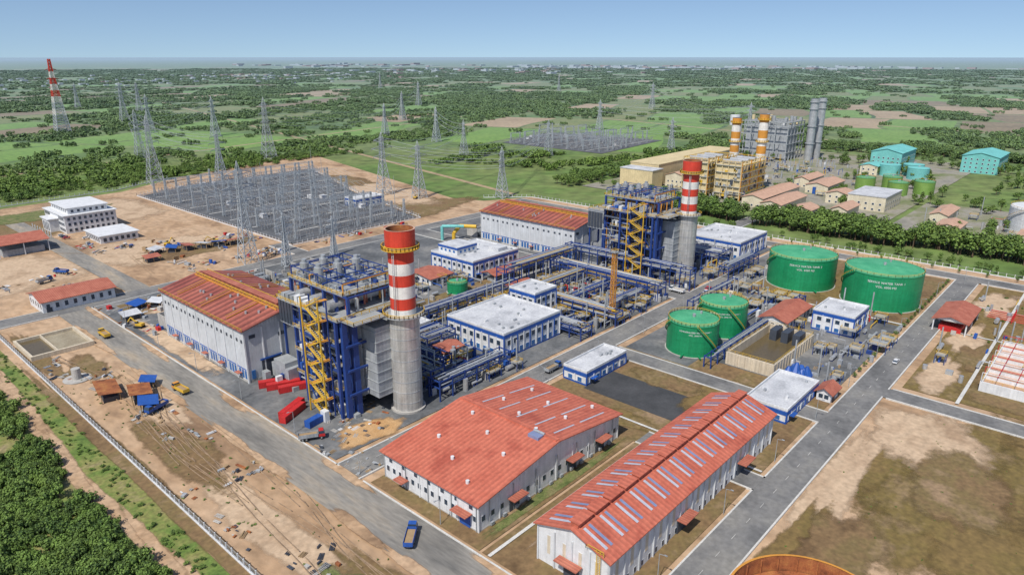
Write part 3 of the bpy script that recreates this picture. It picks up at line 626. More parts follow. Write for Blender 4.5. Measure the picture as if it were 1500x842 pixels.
skids("process_equipment",152,192,170,236,190,11,5)
skids("process_equipment",238,308,168,232,330,12,4)
skids("process_equipment",152,260,216,238,130,13,3)
skids("process_equipment",300,344,66,102,40,14,2.5)
skids("process_equipment",300,352,118,150,80,15,3)
skids("process_equipment",326,398,168,246,170,16,5)
skids("process_equipment",174,262,254,300,100,17,2.5)
skids("process_equipment",176,250,304,360,70,18,3)
skids("process_equipment",362,420,150,153,12,19,2)
skids("process_equipment",256,300,66,88,24,20,2)
skids("process_equipment",296,440,-22,48,70,21,1.6)
b=MB()
for i in range(5): y=-30+i*7.5;b.path([(292,y,1.6),(350,y,1.6)],.14,"red_paint")
for i in range(5): x=385+i*3;b.path([(x,20,1.5),(x,40,1.5)],.2,"red_paint");b.path([(x,30,.2),(x,30,4)],.2,"red_paint")
for i in range(8):
    x=296+i*7;b.path([(x,1,4),(x,1,7),(x,28,7),(x,28,4)],.14,"red_paint" if i%2 else "wall_white")
for i in range(4): b.path([(294,5+i*6,6.9),(346,5+i*6,6.9)],.13,"red_paint")
b.obj("fire_main_piping")
def transformer(x,y):
    b=MB().at(x,y,.1);b.box(-4,4,-2.5,2.5,.4,4.2,"casing");b.tube((-3,0,5.4),(3,0,5.4),.7,"casing",12)
    for i in range(8): b.box(-4+i,-3.6+i,-4.2,-2.6,1,4,"galv");b.box(-4+i,-3.6+i,2.6,4.2,1,4,"galv")
    for i in(-2,0,2): b.cyl(i,1.4,.22,4.2,6.6,"insulator",8)
    b.box(-6,6,4.6,5,0,6,"concrete");b.box(-6.4,-6,-5,5,0,6,"concrete");b.box(6,6.4,-5,5,0,6,"concrete");b.obj("power_transformer")
for p in((122,322),(140,322),(158,322),(340,338),(356,338),(372,338),(180,350),(210,352)): transformer(*p)
b=MB();b.path([(330,330,9),(324,340,9),(318,340,5),(318,340,0)],1.3,"yellow_paint",12);b.path([(322,334,10),(312,345,10),(312,345,0)],1.1,"teal",12);b.obj("intake_duct")

# ---------------------------------------------------------------- lattice structures
def lattice(b,x,y,z0,z1,w0,w1,m,n=8,t=.25,a=0):
    pr=None;ca,sa=math.cos(a),math.sin(a)
    for i in range(n+1):
        f=i/n;z=z0+(z1-z0)*f;w=(w0+(w1-w0)*f)/2;c=[(x+(p*ca-q*sa)*w,y+(p*sa+q*ca)*w,z) for p,q in((-1,-1),(1,-1),(1,1),(-1,1))]
        if pr:
            for k in range(4):
                b.beam(pr[k],c[k],t*1.3,m);b.beam(pr[k],c[(k+1)%4],t*.7,m);b.beam(pr[(k+1)%4],c[k],t*.7,m);b.beam(c[k],c[(k+1)%4],t*.7,m)
        pr=c
def pylon(x,y,h,ang=0,w=None,m="galv_far",t=.36,name="transmission_tower",cols=None):
    b=MB();w=w or h*.2
    if cols:
        n=len(cols)
        for i,c in enumerate(cols):
            def W(f): return w*(1-f)**1.3*.85+w*.15
            lattice(b,x,y,h*i/n,h*(i+1)/n,W(i/n),W((i+1)/n),c,2,t)
        for f in(.62,.74,.86): z=h*f;b.beam((x-9,y-4,z),(x+9,y+4,z),.7,cols[min(n-1,int(f*n))]);b.beam((x-9,y-4,z),(x,y,z+3),.5,cols[-1]);b.beam((x+9,y+4,z),(x,y,z+3),.5,cols[-1])
        b.obj(name);return
    lattice(b,x,y,0,h*.55,w,w*.34,m,6,t);lattice(b,x,y,h*.55,h*.92,w*.34,w*.2,m,6,t*.8)
    for c in((-1,-1),(1,-1),(1,1),(-1,1)): b.beam((x+c[0]*w*.1,y+c[1]*w*.1,h*.92),(x,y,h),t*.8,m)
    ca,sa=math.cos(ang),math.sin(ang)
    for f,l in((.62,.17),(.75,.2),(.88,.15)):
        z=h*f;L=h*l
        for s in(-1,1):
            tip=(x+s*L*ca,y+s*L*sa,z);b.beam((x,y,z-1),tip,t,m);b.beam((x,y,z+h*.035),tip,t,m);b.beam(tip,(tip[0],tip[1],z-h*.04),.3,"insulator")
            for q in(.35,.65): b.beam((x+s*L*q*ca,y+s*L*q*sa,z-.6),(x+s*L*q*ca,y+s*L*q*sa,z+h*.035*(1-q)),t*.6,m)
    b.obj(name)
PY=[(273,718,66,.2),(326,689,50,.1),(434,786,74,.3),(390,508,56,0),(401,472,50,0),(450,417,45,.2),(196,393,62,.1),(208,369,33,0),(240,367,26,0),(632,1686,66,.4),(512,1445,74,.3),(576,1904,60,.3),(330,900,60,.3),
 (700,900,50,.4),(900,1100,55,.4),(620,640,45,.5),(690,560,45,.5),(1200,1400,60,.5),(1000,700,50,.6),(1500,900,60,.6),(1100,480,50,.6),(820,460,45,.6),(700,780,50,.5),(1700,2200,60,.4),(1900,1500,60,.4),(520,1100,60,.3),(480,1250,60,.3)]
for p in PY: pylon(p[0],p[1],p[2],p[3]*2,w=p[2]*(.15 if p[1]<420 and p[0]<260 else .2),t=.34 if math.hypot(p[0],p[1])<1000 else .5)
pylon(372,1325,115,name="striped_transmission_tower",t=.7,w=20,cols=["galv_far"]*3+["stack_white","galv_far","stack_white","stack_red","stack_white","stack_red","stack_white","stack_red","stack_red"])
b=MB()
def span(a,c,fs=(.62,.75,.88)):
    for f,l in zip(fs,(.17,.2,.15)):
        for s in(-1,1):
            A=(a[0]+s*a[2]*l*math.cos(a[3]*2),a[1]+s*a[2]*l*math.sin(a[3]*2),a[2]*f);C=(c[0]+s*c[2]*l*math.cos(c[3]*2),c[1]+s*c[2]*l*math.sin(c[3]*2),c[2]*f)
            b.wire(A,C,math.dist(A,C)*.03,.16)
for i,j in((0,12),(12,25),(25,26),(26,10),(10,9),(9,11),(1,12),(2,13),(13,14),(14,17),(17,24),(3,15),(15,22),(4,16),(16,21),(5,16),(21,20),(20,19),(18,20),(2,22),(0,1),(3,4),(4,5),(18,19)): span(PY[i],PY[j])
b.obj("overhead_power_line")
def inpoly(x,y,P):
    c=False
    for i in range(len(P)):
        (a,b_),(d,e)=P[i],P[i-1]
        if (b_>y)!=(e>y) and x<(d-a)*(y-b_)/(e-b_)+a: c=not c
    return c
def switchyard(poly,sx,sy,x0,x1,y0,y1,seed,far=False):
    RR=random.Random(seed);b=MB();m="galv_far"
    x=x0
    while x<x1:
        y=y0
        while y<y1:
            if inpoly(x,y,poly) and RR.random()<.8:
                h=2.2+RR.random()*2.4
                for k in(0,1,2):
                    xx=x+k*2.4;b.box(xx-.13,xx+.13,y-.13,y+.13,0,h,m);b.tube((xx,y,h),(xx,y,h+2.2),.2,"insulator",6);b.box(xx-.4,xx+.4,y-.12,y+.12,h+2.2,h+2.4,"silver")
                b.beam((x-.5,y,h),(x+5.3,y,h),.22,m)
            y+=sy*(.7+RR.random()*.5)
        x+=sx
    gx=x0+4
    while gx<x1:
        gy=y0+4;prev=None
        while gy<y1:
            if inpoly(gx,gy,poly):
                H=14 if int(gy/22)%2 else 18
                lattice(b,gx,gy,0,H,1.7,1.0,m,5,.2)
                if inpoly(gx+20,gy,poly): 
                    lattice(b,gx+20,gy,0,H,1.7,1.0,m,5,.2)
                    for z in(H-1.2,H):
                        for q in(-.6,.6): b.beam((gx,gy+q,z),(gx+20,gy+q,z),.2,m)
                    for k in range(10): b.beam((gx+2*k,gy-.6,H-1.2 if k%2 else H),(gx+2*k+2,gy-.6,H if k%2 else H-1.2),.14,m)
                if prev:
                    for k in range(4): b.wire((gx+2+5*k,prev[0],prev[1]-1),(gx+2+5*k,gy,H-1),1.2,.1,m,4)
                prev=(gy,H)
            gy+=26
        gx+=32
    y=y0+10
    while y<y1:
        for k in range(3):
            pts=[xx for xx in range(int(x0),int(x1),4) if inpoly(xx,y+k*3,poly)]
            if len(pts)>4: b.tube((pts[0],y+k*3,6.5),(pts[-1],y+k*3,6.5),.13,"silver",6)
        yy=y+12
        pts=[xx for xx in range(int(x0),int(x1),4) if inpoly(xx,yy,poly)]
        if len(pts)>4: b.box(pts[0],pts[-1],yy,yy+1.2,.1,.45,"kerb_concrete")
        y+=34
    for k in range(10 if not far else 6):
        x=x0+10+RR.random()*(x1-x0-20);y=y0+10+RR.random()*(y1-y0-20)
        if inpoly(x,y,poly): b.box(x,x+4,y,y+6,0,3,"wall_white");b.box(x-.2,x+4.2,y-.2,y+6.2,3,3.3,"roof_grey")
    b.obj("switchyard_equipment")
switchyard([(242,660),(242,417),(344,417),(368,520),(425,680),(300,685)],10,10,244,430,420,690,3)
switchyard([(760,695),(755,525),(930,545),(905,735)],12,12,760,930,530,735,4,True)
for (x,y,h) in((250,430,34),(300,425,30),(340,430,32),(250,520,34),(250,640,34),(360,560,32),(400,640,32),(300,560,34)): b=MB();b.tube((x,y,0),(x,y,h),.3,"galv",8,r2=.1);b.box(x-.6,x+.6,y-.6,y+.6,0,.6,"concrete");b.obj("lightning_mast")
b=MB();lattice(b,262,172,0,34,2.0,1.6,"orange_paint",14,.2);b.box(260.6,263.4,170.6,173.4,34,34.3,"galv");b.rail([(260.6,170.6),(263.4,170.6),(263.4,173.4),(260.6,173.4),(260.6,170.6)],34.3);b.obj("lattice_mast")

def fence(pts,name="perimeter_fence",h=2.4,step=3,bars=True):
    b=MB()
    for a,c in zip(pts,pts[1:]):
        l=math.hypot(c[0]-a[0],c[1]-a[1]);n=max(1,int(l/step))
        for i in range(n+1):
            x=a[0]+(c[0]-a[0])*i/n;y=a[1]+(c[1]-a[1])*i/n;b.box(x-.14,x+.14,y-.14,y+.14,0,h+.2,"wall_white")
            if bars and i<n:
                for k in range(1,6): xx=x+(c[0]-a[0])/n*k/6;yy=y+(c[1]-a[1])/n*k/6;b.beam((xx,yy,.3),(xx,yy,h),.07,"galv")
        for z in(.4,h*.95): b.beam((a[0],a[1],z),(c[0],c[1],z),.12,"galv")
        b.beam((a[0],a[1],.3),(c[0],c[1],.3),.5,"wall_white")
    return b.obj(name)
fence([(61,-60),(61,372),(20,395),(-20,400)])
fence([(236,410),(236,668),(300,694),(432,694),(375,520),(349,410),(236,410)],"switchyard_fence",2.2,4,False)
fence([(470,-200),(470,400),(440,430)],"perimeter_fence",2.4,4,False)
fence([(10,645),(120,700),(235,712),(300,750)],"perimeter_fence",2.4,4,False)

# ---------------------------------------------------------------- vehicles, containers, site clutter
def wheels(b,xs,w,r=.5):
    for x in xs:
        for s in(-1,1): b.tube((x,s*w,r),(x,s*(w-.35),r),r,"rubber",12);b.tube((x,s*(w+.02),r),(x,s*w,r),r*.5,"galv",8)
VZ=ZL[0]
def truck(x,y,a,cab="blue_paint",bed="blue_paint"):
    b=MB().at(x,y,VZ,a);b.box(-4.2,4,-.5,.5,.7,1,"dark_steel");wheels(b,(-3,-1.8,3),1.25,.52)
    b.box(2.2,4.2,-1.2,1.2,.9,1.9,cab);b.add([(2.2,-1.15,1.9),(4.2,-1.15,1.9),(4.2,1.15,1.9),(2.2,1.15,1.9),(2.3,-1.05,2.9),(3.8,-1.05,2.9),(3.8,1.05,2.9),(2.3,1.05,2.9)],[(0,1,5,4),(1,2,6,5),(2,3,7,6),(3,0,4,7)],"glass");b.box(2.3,3.8,-1.05,1.05,2.9,3,cab)
    b.box(-4.3,2,-1.25,1.25,1.05,1.3,bed);b.box(-4.3,2,-1.25,-1.15,1.3,2.3,bed);b.box(-4.3,2,1.15,1.25,1.3,2.3,bed);b.box(1.9,2,-1.14,1.14,1.3,2.5,bed);b.box(-4.3,-4.2,-1.14,1.14,1.3,2.3,bed);b.box(-4,1.8,-1.1,1.1,1.3,1.8,"wood")
    b.obj("dump_truck")
def car(x,y,a,c="wall_white"):
    b=MB().at(x,y,VZ,a);wheels(b,(-1.35,1.4),.85,.34);b.box(-2.2,2.25,-.85,.85,.4,.95,c)
    b.add([(-2.0,-.8,.95),(1.1,-.8,.95),(1.1,.8,.95),(-2.0,.8,.95),(-1.6,-.7,1.5),(.4,-.7,1.5),(.4,.7,1.5),(-1.6,.7,1.5)],[(0,1,5,4),(1,2,6,5),(2,3,7,6),(3,0,4,7)],"glass");b.box(-1.6,.4,-.7,.7,1.5,1.56,c);b.obj("parked_car")
def excavator(x,y,a):
    b=MB().at(x,y,VZ,a)
    for s in(-1,1): b.box(-2,2,s*1.2-.3,s*1.2+.3,0,.9,"rubber")
    b.box(-2.2,1.2,-1.2,1.2,1,2.1,"yellow_paint");b.box(0,1.3,.1,1.1,2.1,3.1,"glass");b.box(0,1.3,.1,1.1,3.1,3.2,"yellow_paint")
    b.beam((1.2,-.3,1.8),(4.2,-.3,4.4),.45,"yellow_paint");b.beam((4.2,-.3,4.4),(6.2,-.3,2),.35,"yellow_paint");b.box(5.8,6.8,-.9,.3,.9,2,"dark_steel");b.obj("excavator")
def container(x,y,a,m="red_paint",l=12.2,z=0):
    b=MB().at(x,y,z+.2,a);b.box(-l/2,l/2,-1.22,1.22,.15,2.6,m)
    for k in range(int(l/.6)):
        xx=-l/2+.3+k*.6
        for s in(-1,1): b.box(xx,xx+.3,s*1.25-.03,s*1.25+.03,.3,2.45,m)
        b.box(xx,xx+.3,-1.1,1.1,2.6,2.64,m)
    for q in(-1,1):
        for s in(-1,1): b.box(q*l/2-.08,q*l/2+.08,s*1.25-.08,s*1.25+.08,0,2.7,m)
    b.beam((l/2+.05,-.4,.4),(l/2+.05,-.4,2.4),.07,"galv");b.beam((l/2+.05,.4,.4),(l/2+.05,.4,2.4),.07,"galv");b.obj("shipping_container")
for p in((119,229,-25),(120,225,-25),(122,220,-20),(112,206,25),(110.5,203,25)): container(*p)
for p in((112,192,10,"blue_paint",6),(150,330,0,"wall_white",6),(156,330,90,"casing",6)): container(*p)
truck(92,250,95,"orange_paint","yellow_paint");truck(95,121,40,"blue_paint","blue_paint");truck(80,242,200,"blue_paint","blue_paint");truck(100,440,20,"blue_paint","casing");truck(112,452,120,"blue_paint","blue_paint");truck(93,330,90,"yellow_paint","yellow_paint")
truck(320,170,90,"wall_white","wall_white");truck(200,158,0,"blue_paint","casing");truck(106,184,-30,"red_paint","casing")
for p in((330,158,0,"wall_white"),(336,160,0,"red_paint"),(362,157,0,"wall_white"),(380,162,180,"dark_steel"),(300,58,0,"wall_white"),(450,180,90,"wall_white"),(451,230,90,"dark_steel"),(160,158,0,"silver"),(318,260,90,"wall_white"),(150,530,0,"wall_white"),(141,540,0,"red_paint"),(141,545,0,"dark_steel"),(141,550,0,"wall_white")): car(*p)
excavator(180,470,30);excavator(205,455,160);excavator(108,330,120);excavator(395,470,20)
def clutter(name,x0,x1,y0,y1,n,seed,pal,big=3.,h=1.5):
    RR=random.Random(seed);b=MB()
    cs=[(x0+RR.random()*(x1-x0),y0+RR.random()*(y1-y0)) for _ in range(max(3,n//9))]
    for k in range(n):
        c=RR.choice(cs);b.at(min(x1,max(x0,c[0]+RR.gauss(0,3))),min(y1,max(y0,c[1]+RR.gauss(0,4))),.15,RR.choice([0,90,20])+RR.random()*25);m=RR.choice(pal);t=RR.random();w=.3+RR.random()*big*.7;d=.3+RR.random()*big*.4;hh=.1+RR.random()*h
        if t<.4: b.box(-w/2,w/2,-d/2,d/2,0,hh,m)
        elif t<.8:
            for i in range(5): b.beam((-w,i*.3,.12+.1*(i%2)),(w,i*.3+RR.random()*.4-.2,.15),.15,m)
        else: b.tube((-w,0,.2),(w,0,.2),.2,m,8);b.tube((-w,.5,.2),(w,.5,.2),.2,m,8)
    return b.obj(name)
P1=["wood","rust","galv","wood","concrete","casing","concrete","wall_white","dark_steel"];P2=P1+["blue_paint","red_paint"]
clutter("construction_materials",64,87,180,320,90,1,P1,2.6,1.0);clutter("construction_materials",104,135,172,200,90,2,P1,2,.9);clutter("construction_materials",65,87,70,175,50,3,["wood","rust","concrete","dark_steel"],1.8,.6)
clutter("construction_materials",104,135,315,370,130,4,P2,4,2.5);clutter("construction_materials",165,232,395,470,150,5,P2,5,2.5);clutter("construction_materials",82,124,412,460,40,6,P2,3,1.5)
clutter("construction_materials",140,200,480,540,60,7,P2,4,2);clutter("construction_materials",178,225,350,374,60,8,P2,4,2);clutter("construction_materials",255,300,66,88,30,9,["blue_paint","wood","galv"],2,1.2)
clutter("construction_materials",240,330,395,410,40,11,P2,4,2);clutter("construction_materials",104,112,155,168,30,12,P1,1.5,.6)
def tin_shed(x,y,a,l,w,h,m):
    b=MB().at(x,y,.1,a)
    for p in(-l/2,0,l/2):
        for q in(-w/2,w/2): b.box(p-.15,p+.15,q-.15,q+.15,0,h+(.8 if q>0 else 0),"wood")
    b.box(-l/2+.5,l/2-.5,-w/2+.5,w/2-.5,0,h*.55,"dark_steel")
    b.add([(-l/2-.8,-w/2-.8,h),(l/2+.8,-w/2-.8,h),(l/2+.8,w/2+.8,h+1),(-l/2-.8,w/2+.8,h+1)]+[(-l/2-.8,-w/2-.8,h+.12),(l/2+.8,-w/2-.8,h+.12),(l/2+.8,w/2+.8,h+1.12),(-l/2-.8,w/2+.8,h+1.12)],[(0,3,2,1),(4,5,6,7),(0,1,5,4),(1,2,6,5),(2,3,7,6),(3,0,4,7)],m);b.obj("tin_roof_shed")
tin_shed(73,268,80,13,6,3,"rust");tin_shed(80,256,75,9,6,3.5,"rust");tin_shed(79,246,70,7,5,3,"blue_paint");tin_shed(86,264,60,5,4,3,"blue_paint")
for i in range(7): tin_shed(158+i*9,440+((i*37)%20),i*30,8,5,3,["roof_tile","roof_grey","blue_paint"][i%3])
for i in range(6): tin_shed(110+i*8,345+((i*13)%16),i*25,7,5,2.8,["roof_grey","blue_paint","wall_white"][i%3])
b=MB();b.cyl(70,292,1.6,.1,4.6,"concrete",16);b.cyl(70,292,5,.1,.35,"concrete",20);b.obj("concrete_shaft")
b=MB();RR=random.Random(5)
for k in range(9): x=256+RR.random()*12;y=80+RR.random()*7;b.tube((x,y,0),(x+RR.random(),y,2+RR.random()*2.5),2.4,"blue_paint",9,r2=.6)
b.obj("tarpaulin_pile")
def lamp(x,y,a):
    b=MB().at(x,y,.1,a);b.tube((0,0,0),(0,0,8),.12,"galv",6,r2=.07);b.beam((0,0,8),(1.8,0,8.4),.1,"galv");b.box(1.3,2.1,-.15,.15,8.32,8.5,"casing");b.obj("street_lamp")
for x in range(125,440,35): lamp(x,65.5,-90)
for x in range(115,440,36): lamp(x,152.5,90)
for y in range(120,370,36): lamp(104.5,y,180)
for y in range(-60,370,40): lamp(445,y,0)

# ---------------------------------------------------------------- old plant & surroundings
def oldbox(name,x0,x1,y0,y1,h,wall="cream_wall",roof="roof_salmon",win=True,rh=0,axis='x'):
    b=MB();b.box(x0,x1,y0,y1,0,h,wall)
    if rh: b.gable(x0,x1,y0,y1,h,rh,axis,roof,wall)
    else: b.box(x0-.4,x1+.4,y0-.4,y1+.4,h,h+.7,roof)
    if win:
        for f in range(max(1,int(h/4.5))):
            z=1.3+f*4.3;b.wins('-x',x0,y0+1,y1-1,max(2,int((y1-y0)/5)),1.5,z,z+1.4,d=.15);b.wins('-y',y0,x0+1,x1-1,max(2,int((x1-x0)/6)),1.6,z,z+1.4,d=.15)
    return b.obj(name)
oldbox("old_turbine_hall",596,765,346,378,20,"cream","cream",win=False);oldbox("old_turbine_hall",575,594,340,376,17,"cream","roof_grey",win=False)
oldbox("old_service_building",596,640,318,338,12,rh=3);oldbox("old_service_building",660,740,318,338,13,"casing","roof_grey")
oldbox("old_office",609,655,146,175,12,"cream_wall","roof_grey");oldbox("old_office",620,640,178,196,9,rh=2.5)
for a in [(545,600,205,222),(560,640,226,244),(655,700,206,226),(540,560,180,196),(680,720,232,246),(560,590,160,172)]: oldbox("old_service_building",*a,8,rh=2.5)
for a in [(560,592,40,52),(600,640,100,112),(560,585,85,100)]: oldbox("pump_station",*a,6,rh=2)
for i,(y0,y1) in enumerate(((253,276),(284,308))):
    b=MB();b.box(574,622,y0,y1,3,31,"cream");RR=random.Random(i)
    for k in range(9): x=574+6*k;b.box(x-.4,x+.4,y0-.8,y0-.01,0,34,"orange_paint" if k%3==0 else "cream")
    for k in range(5): z=6+k*6.0;b.box(573,623,y0-1.6,y0-.81,z,z+.3,"galv");b.rail([(573,y0-1.5),(623,y0-1.5)],z+.3,w=.25);b.box(572.5,573.9,y0,y1,z,z+.3,"galv")
    for k in range(5): y=y0+(y1-y0)*k/4;b.box(573,573.98,y-.4,y+.4,0,34,"cream")
    for k in range(3): b.tube((580+k*14,y0+3,33),(580+k*14,y1-3,33),1.7,"silver",12)
    for k in range(30): x=574+RR.random()*46;z=3+RR.random()*24;b.box(x,x+1+RR.random()*2,y0-.9,y0-.05,z,z+1+RR.random()*5,RR.choice(["casing","galv","yellow_paint","cream","dark_steel"]))
    for k in range(16): y=y0+RR.random()*(y1-y0-3);z=3+RR.random()*24;b.box(573,573.95,y,y+1+RR.random()*2,z,z+1+RR.random()*4,RR.choice(["casing","galv","yellow_paint","dark_steel"]))
    b.rail([(574,y0),(622,y0),(622,y1),(574,y1),(574,y0)],33,w=.25)
    b.obj("old_boiler_house")
    b=MB();x,y,h=((632,262,70),(650,296,64))[i]
    c=["cream","cream","cream","orange_paint","stack_white","orange_paint","stack_white","orange_paint","stack_white","orange_paint"]
    for k in range(10): b.cyl(x,y,4.3,h*k/10,h*(k+1)/10,c[k],24,cap=(k==9),cm="dark_steel")
    for z in(h*.3,h*.65,h*.93): b.cyl(x,y,5.8,z,z+.4,"yellow_paint",24);b.ringrail(x,y,5.7,z+.4,n=16,w=.25)
    b.obj("old_exhaust_stack")
b=MB()
for (x,y) in((870,302),(893,301)):
    b.cyl(x,y,4.6,0,72,"silver",24,cm="dark_steel")
    for z in(20,40,60,68): b.cyl(x,y,5.8,z,z+.5,"galv",20)
b.obj("silver_twin_stack")
b=MB();RR=random.Random(9)
b.box(846,872,320,372,2,38,"casing")
for i in range(6):
    for y in(318,333,348,363,376): b.box(840+i*10,841+i*10,y,y+1,0,45,"galv")
    for z in(10,20,30,40,45): b.beam((840+i*10,318,z),(840+i*10,376,z),.8,"galv");b.beam((840,318+i*11,z),(890,318+i*11,z),.8,"galv")
for k in range(30): x=842+RR.random()*44;y=320+RR.random()*50;z=RR.choice([10,20,30,40,45]);b.box(x,x+3,y,y+3,z,z+3+RR.random()*4,RR.choice(["casing","silver","wall_white","cream"]))
for k in range(8): x=842+RR.random()*44;b.cyl(x,322+RR.random()*40,2,45,49+RR.random()*4,"silver",12)
b.cyl(850,390,6,38,50,"wall_white",20);b.cyl(850,390,1.5,0,38,"galv",10);b.obj("old_boiler_structure")
for p in((708,190),(728,172),(700,160),(720,143)): tank("small_oil_tank",*p,8.5,12,shell="tank_lime",roof="tank_roof",stair=False,n=24)
for p in((812,196),(830,178),(806,168)): tank("teal_tank",*p,10,12,shell="teal",roof="teal",stair=False,n=24,rail=False)
tank("white_storage_tank",607,40,24,19,shell="wall_white",roof="wall_white",n=40);tank("white_storage_tank",570,4,18,15,shell="wall_white",roof="wall_white",n=40)
oldbox("teal_building",870,930,200,232,17,"teal","teal",rh=4);oldbox("teal_building",890,950,112,146,18,"teal","teal",rh=4);oldbox("teal_building",800,825,205,222,10,"cream_wall","teal",rh=2);oldbox("teal_building",960,990,60,84,10,"teal","teal")
skids("old_plant_equipment",600,760,300,342,90,31,9,.2);skids("old_plant_equipment",770,840,240,380,90,32,9,.2);skids("old_plant_equipment",560,600,240,330,40,33,8,.1);skids("old_plant_equipment",540,660,-20,110,60,34,4,.1);skids("old_plant_equipment",640,790,200,300,60,35,6,.1)

# far fields and forest
RECTS=[(-160,545,-400,720),(545,985,60,400),(530,700,-200,130),(745,945,510,745)]
fl=MB()
ca,sa=math.cos(.35),math.sin(.35)
def warp(x,y):
    return (x+38*noise.noise(Vector((x*.004,y*.004,1))),y+38*noise.noise(Vector((x*.004,y*.004,7))))
def cell(x,y):
    u=(x*ca+y*sa);v=(-x*sa+y*ca)
    i=math.floor(u/230);v2=v+ (i*53)%90
    return i,math.floor(v2/110)
def ctype(x,y):
    i,j=cell(x,y);rr=random.Random(i*7919+j*104729+5).random();d=math.hypot(x,y)
    east=(y<.3*x and 600<x<2300)
    th=.7 if east else (.55 if d<1500 else .44)
    if d>3500: th=.3
    if rr<th:
        q=random.Random(i*31+j*17+3).random()
        if east: return ("field_tan","field_brown","field_tan","field_green","field_olive","field_brown")[int(q*6)]
        return ("field_green","field_olive","field_green","field_olive","field_green","field_brown","field_olive","field_tan")[int(q*8)]
    return None
for i in range(-6,40):
    for j in range(-60,75):
        off=(i*53)%90
        u0,u1=i*230+5,i*230+225;v0,v1=j*110-off+4,j*110-off+106
        c=((u0+u1)/2,(v0+v1)/2);x=c[0]*ca-c[1]*sa;y=c[0]*sa+c[1]*ca
        if x*.743+y*.669<300 or math.hypot(x,y)>9000: continue
        t=ctype(x,y)
        if t:
            P=[]
            for k in range(8): P.append((u0+(u1-u0)*k/8,v0))
            for k in range(4): P.append((u1,v0+(v1-v0)*k/4))
            for k in range(8): P.append((u1-(u1-u0)*k/8,v1))
            for k in range(4): P.append((u0,v1-(v1-v0)*k/4))
            P=[warp(p[0]*ca-p[1]*sa,p[0]*sa+p[1]*ca) for p in P]
            if any(a-5<p[0]<b_+5 and c_-5<p[1]<d_+5 for p in P for a,b_,c_,d_ in RECTS[:2]): continue
            fl.poly([(p[0],p[1],-.02) for p in P],t)
fl.obj("farmland_field")
rd=MB()
for (a,c,w) in(((-400,760),(3000,1500),3),((470,420),(900,2400),3),((990,-300),(1500,2500),4),((1300,-300),(1500,900),4)):
    dx,dy=c[0]-a[0],c[1]-a[1];l=math.hypot(dx,dy);nx,ny=-dy/l*w,dx/l*w;rd.poly([(a[0]+nx,a[1]+ny,.0),(a[0]-nx,a[1]-ny,.0),(c[0]-nx,c[1]-ny,.0),(c[0]+nx,c[1]+ny,.0)],"field_tan")
rd.v=[(x,y,.003-.004*(i//4)) for i,(x,y,z) in enumerate(rd.v)];rd.obj("country_road")

def tree_mesh(b,x,y,h,cr,nleaf,ls,RR,limbs=True,lt=.25):
    b.tube((x,y,0),(x,y,h*.55),h*.025+.08,"bark",6,r2=h*.012)
    cl=[]
    for k in range(7):
        a=RR.random()*6.28;d=cr*(.25+.55*RR.random());z=h*(.45+.42*RR.random())
        c=Vector((x+d*math.cos(a),y+d*math.sin(a),z));cl.append((c,cr*(.35+.3*RR.random())))
        if limbs: b.tube((x,y,h*.35),c,h*.01+.03,"bark",4,r2=.03,cap=False)
    cl.append((Vector((x,y,h*.85)),cr*.45))
    for k in range(nleaf):
        c,r=RR.choice(cl);d=Vector((RR.gauss(0,1),RR.gauss(0,1),RR.gauss(0,.8))).normalized()*r*(.55+.5*RR.random());p=c+d
        n=(d.normalized()+Vector((RR.uniform(-.6,.6),RR.uniform(-.6,.6),RR.uniform(0,1.2)))).normalized()
        u=n.cross(Vector((RR.random()-.5,RR.random()-.5,RR.random()-.5))).normalized();v=n.cross(u);s=ls*(.6+.8*RR.random())
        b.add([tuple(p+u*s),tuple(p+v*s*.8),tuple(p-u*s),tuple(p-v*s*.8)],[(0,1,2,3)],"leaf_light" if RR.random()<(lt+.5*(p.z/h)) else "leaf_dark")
def protos(name,n,fn):
    c=bpy.data.collections.new(name)
    for i in range(n):
        b=MB();fn(b,random.Random(i*13+len(name)),i);o=b.obj(name+"_part");sc.collection.objects.unlink(o);c.objects.link(o)
    return c
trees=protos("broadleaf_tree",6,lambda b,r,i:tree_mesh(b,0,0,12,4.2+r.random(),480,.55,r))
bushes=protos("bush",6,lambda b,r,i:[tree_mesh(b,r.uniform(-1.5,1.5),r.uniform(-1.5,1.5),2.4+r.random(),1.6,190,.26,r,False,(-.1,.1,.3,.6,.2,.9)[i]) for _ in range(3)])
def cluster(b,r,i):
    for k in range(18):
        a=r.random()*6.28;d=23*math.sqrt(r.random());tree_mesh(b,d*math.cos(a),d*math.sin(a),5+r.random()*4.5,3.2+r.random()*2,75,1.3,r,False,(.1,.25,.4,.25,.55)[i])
clusters=protos("forest_clump",5,cluster)
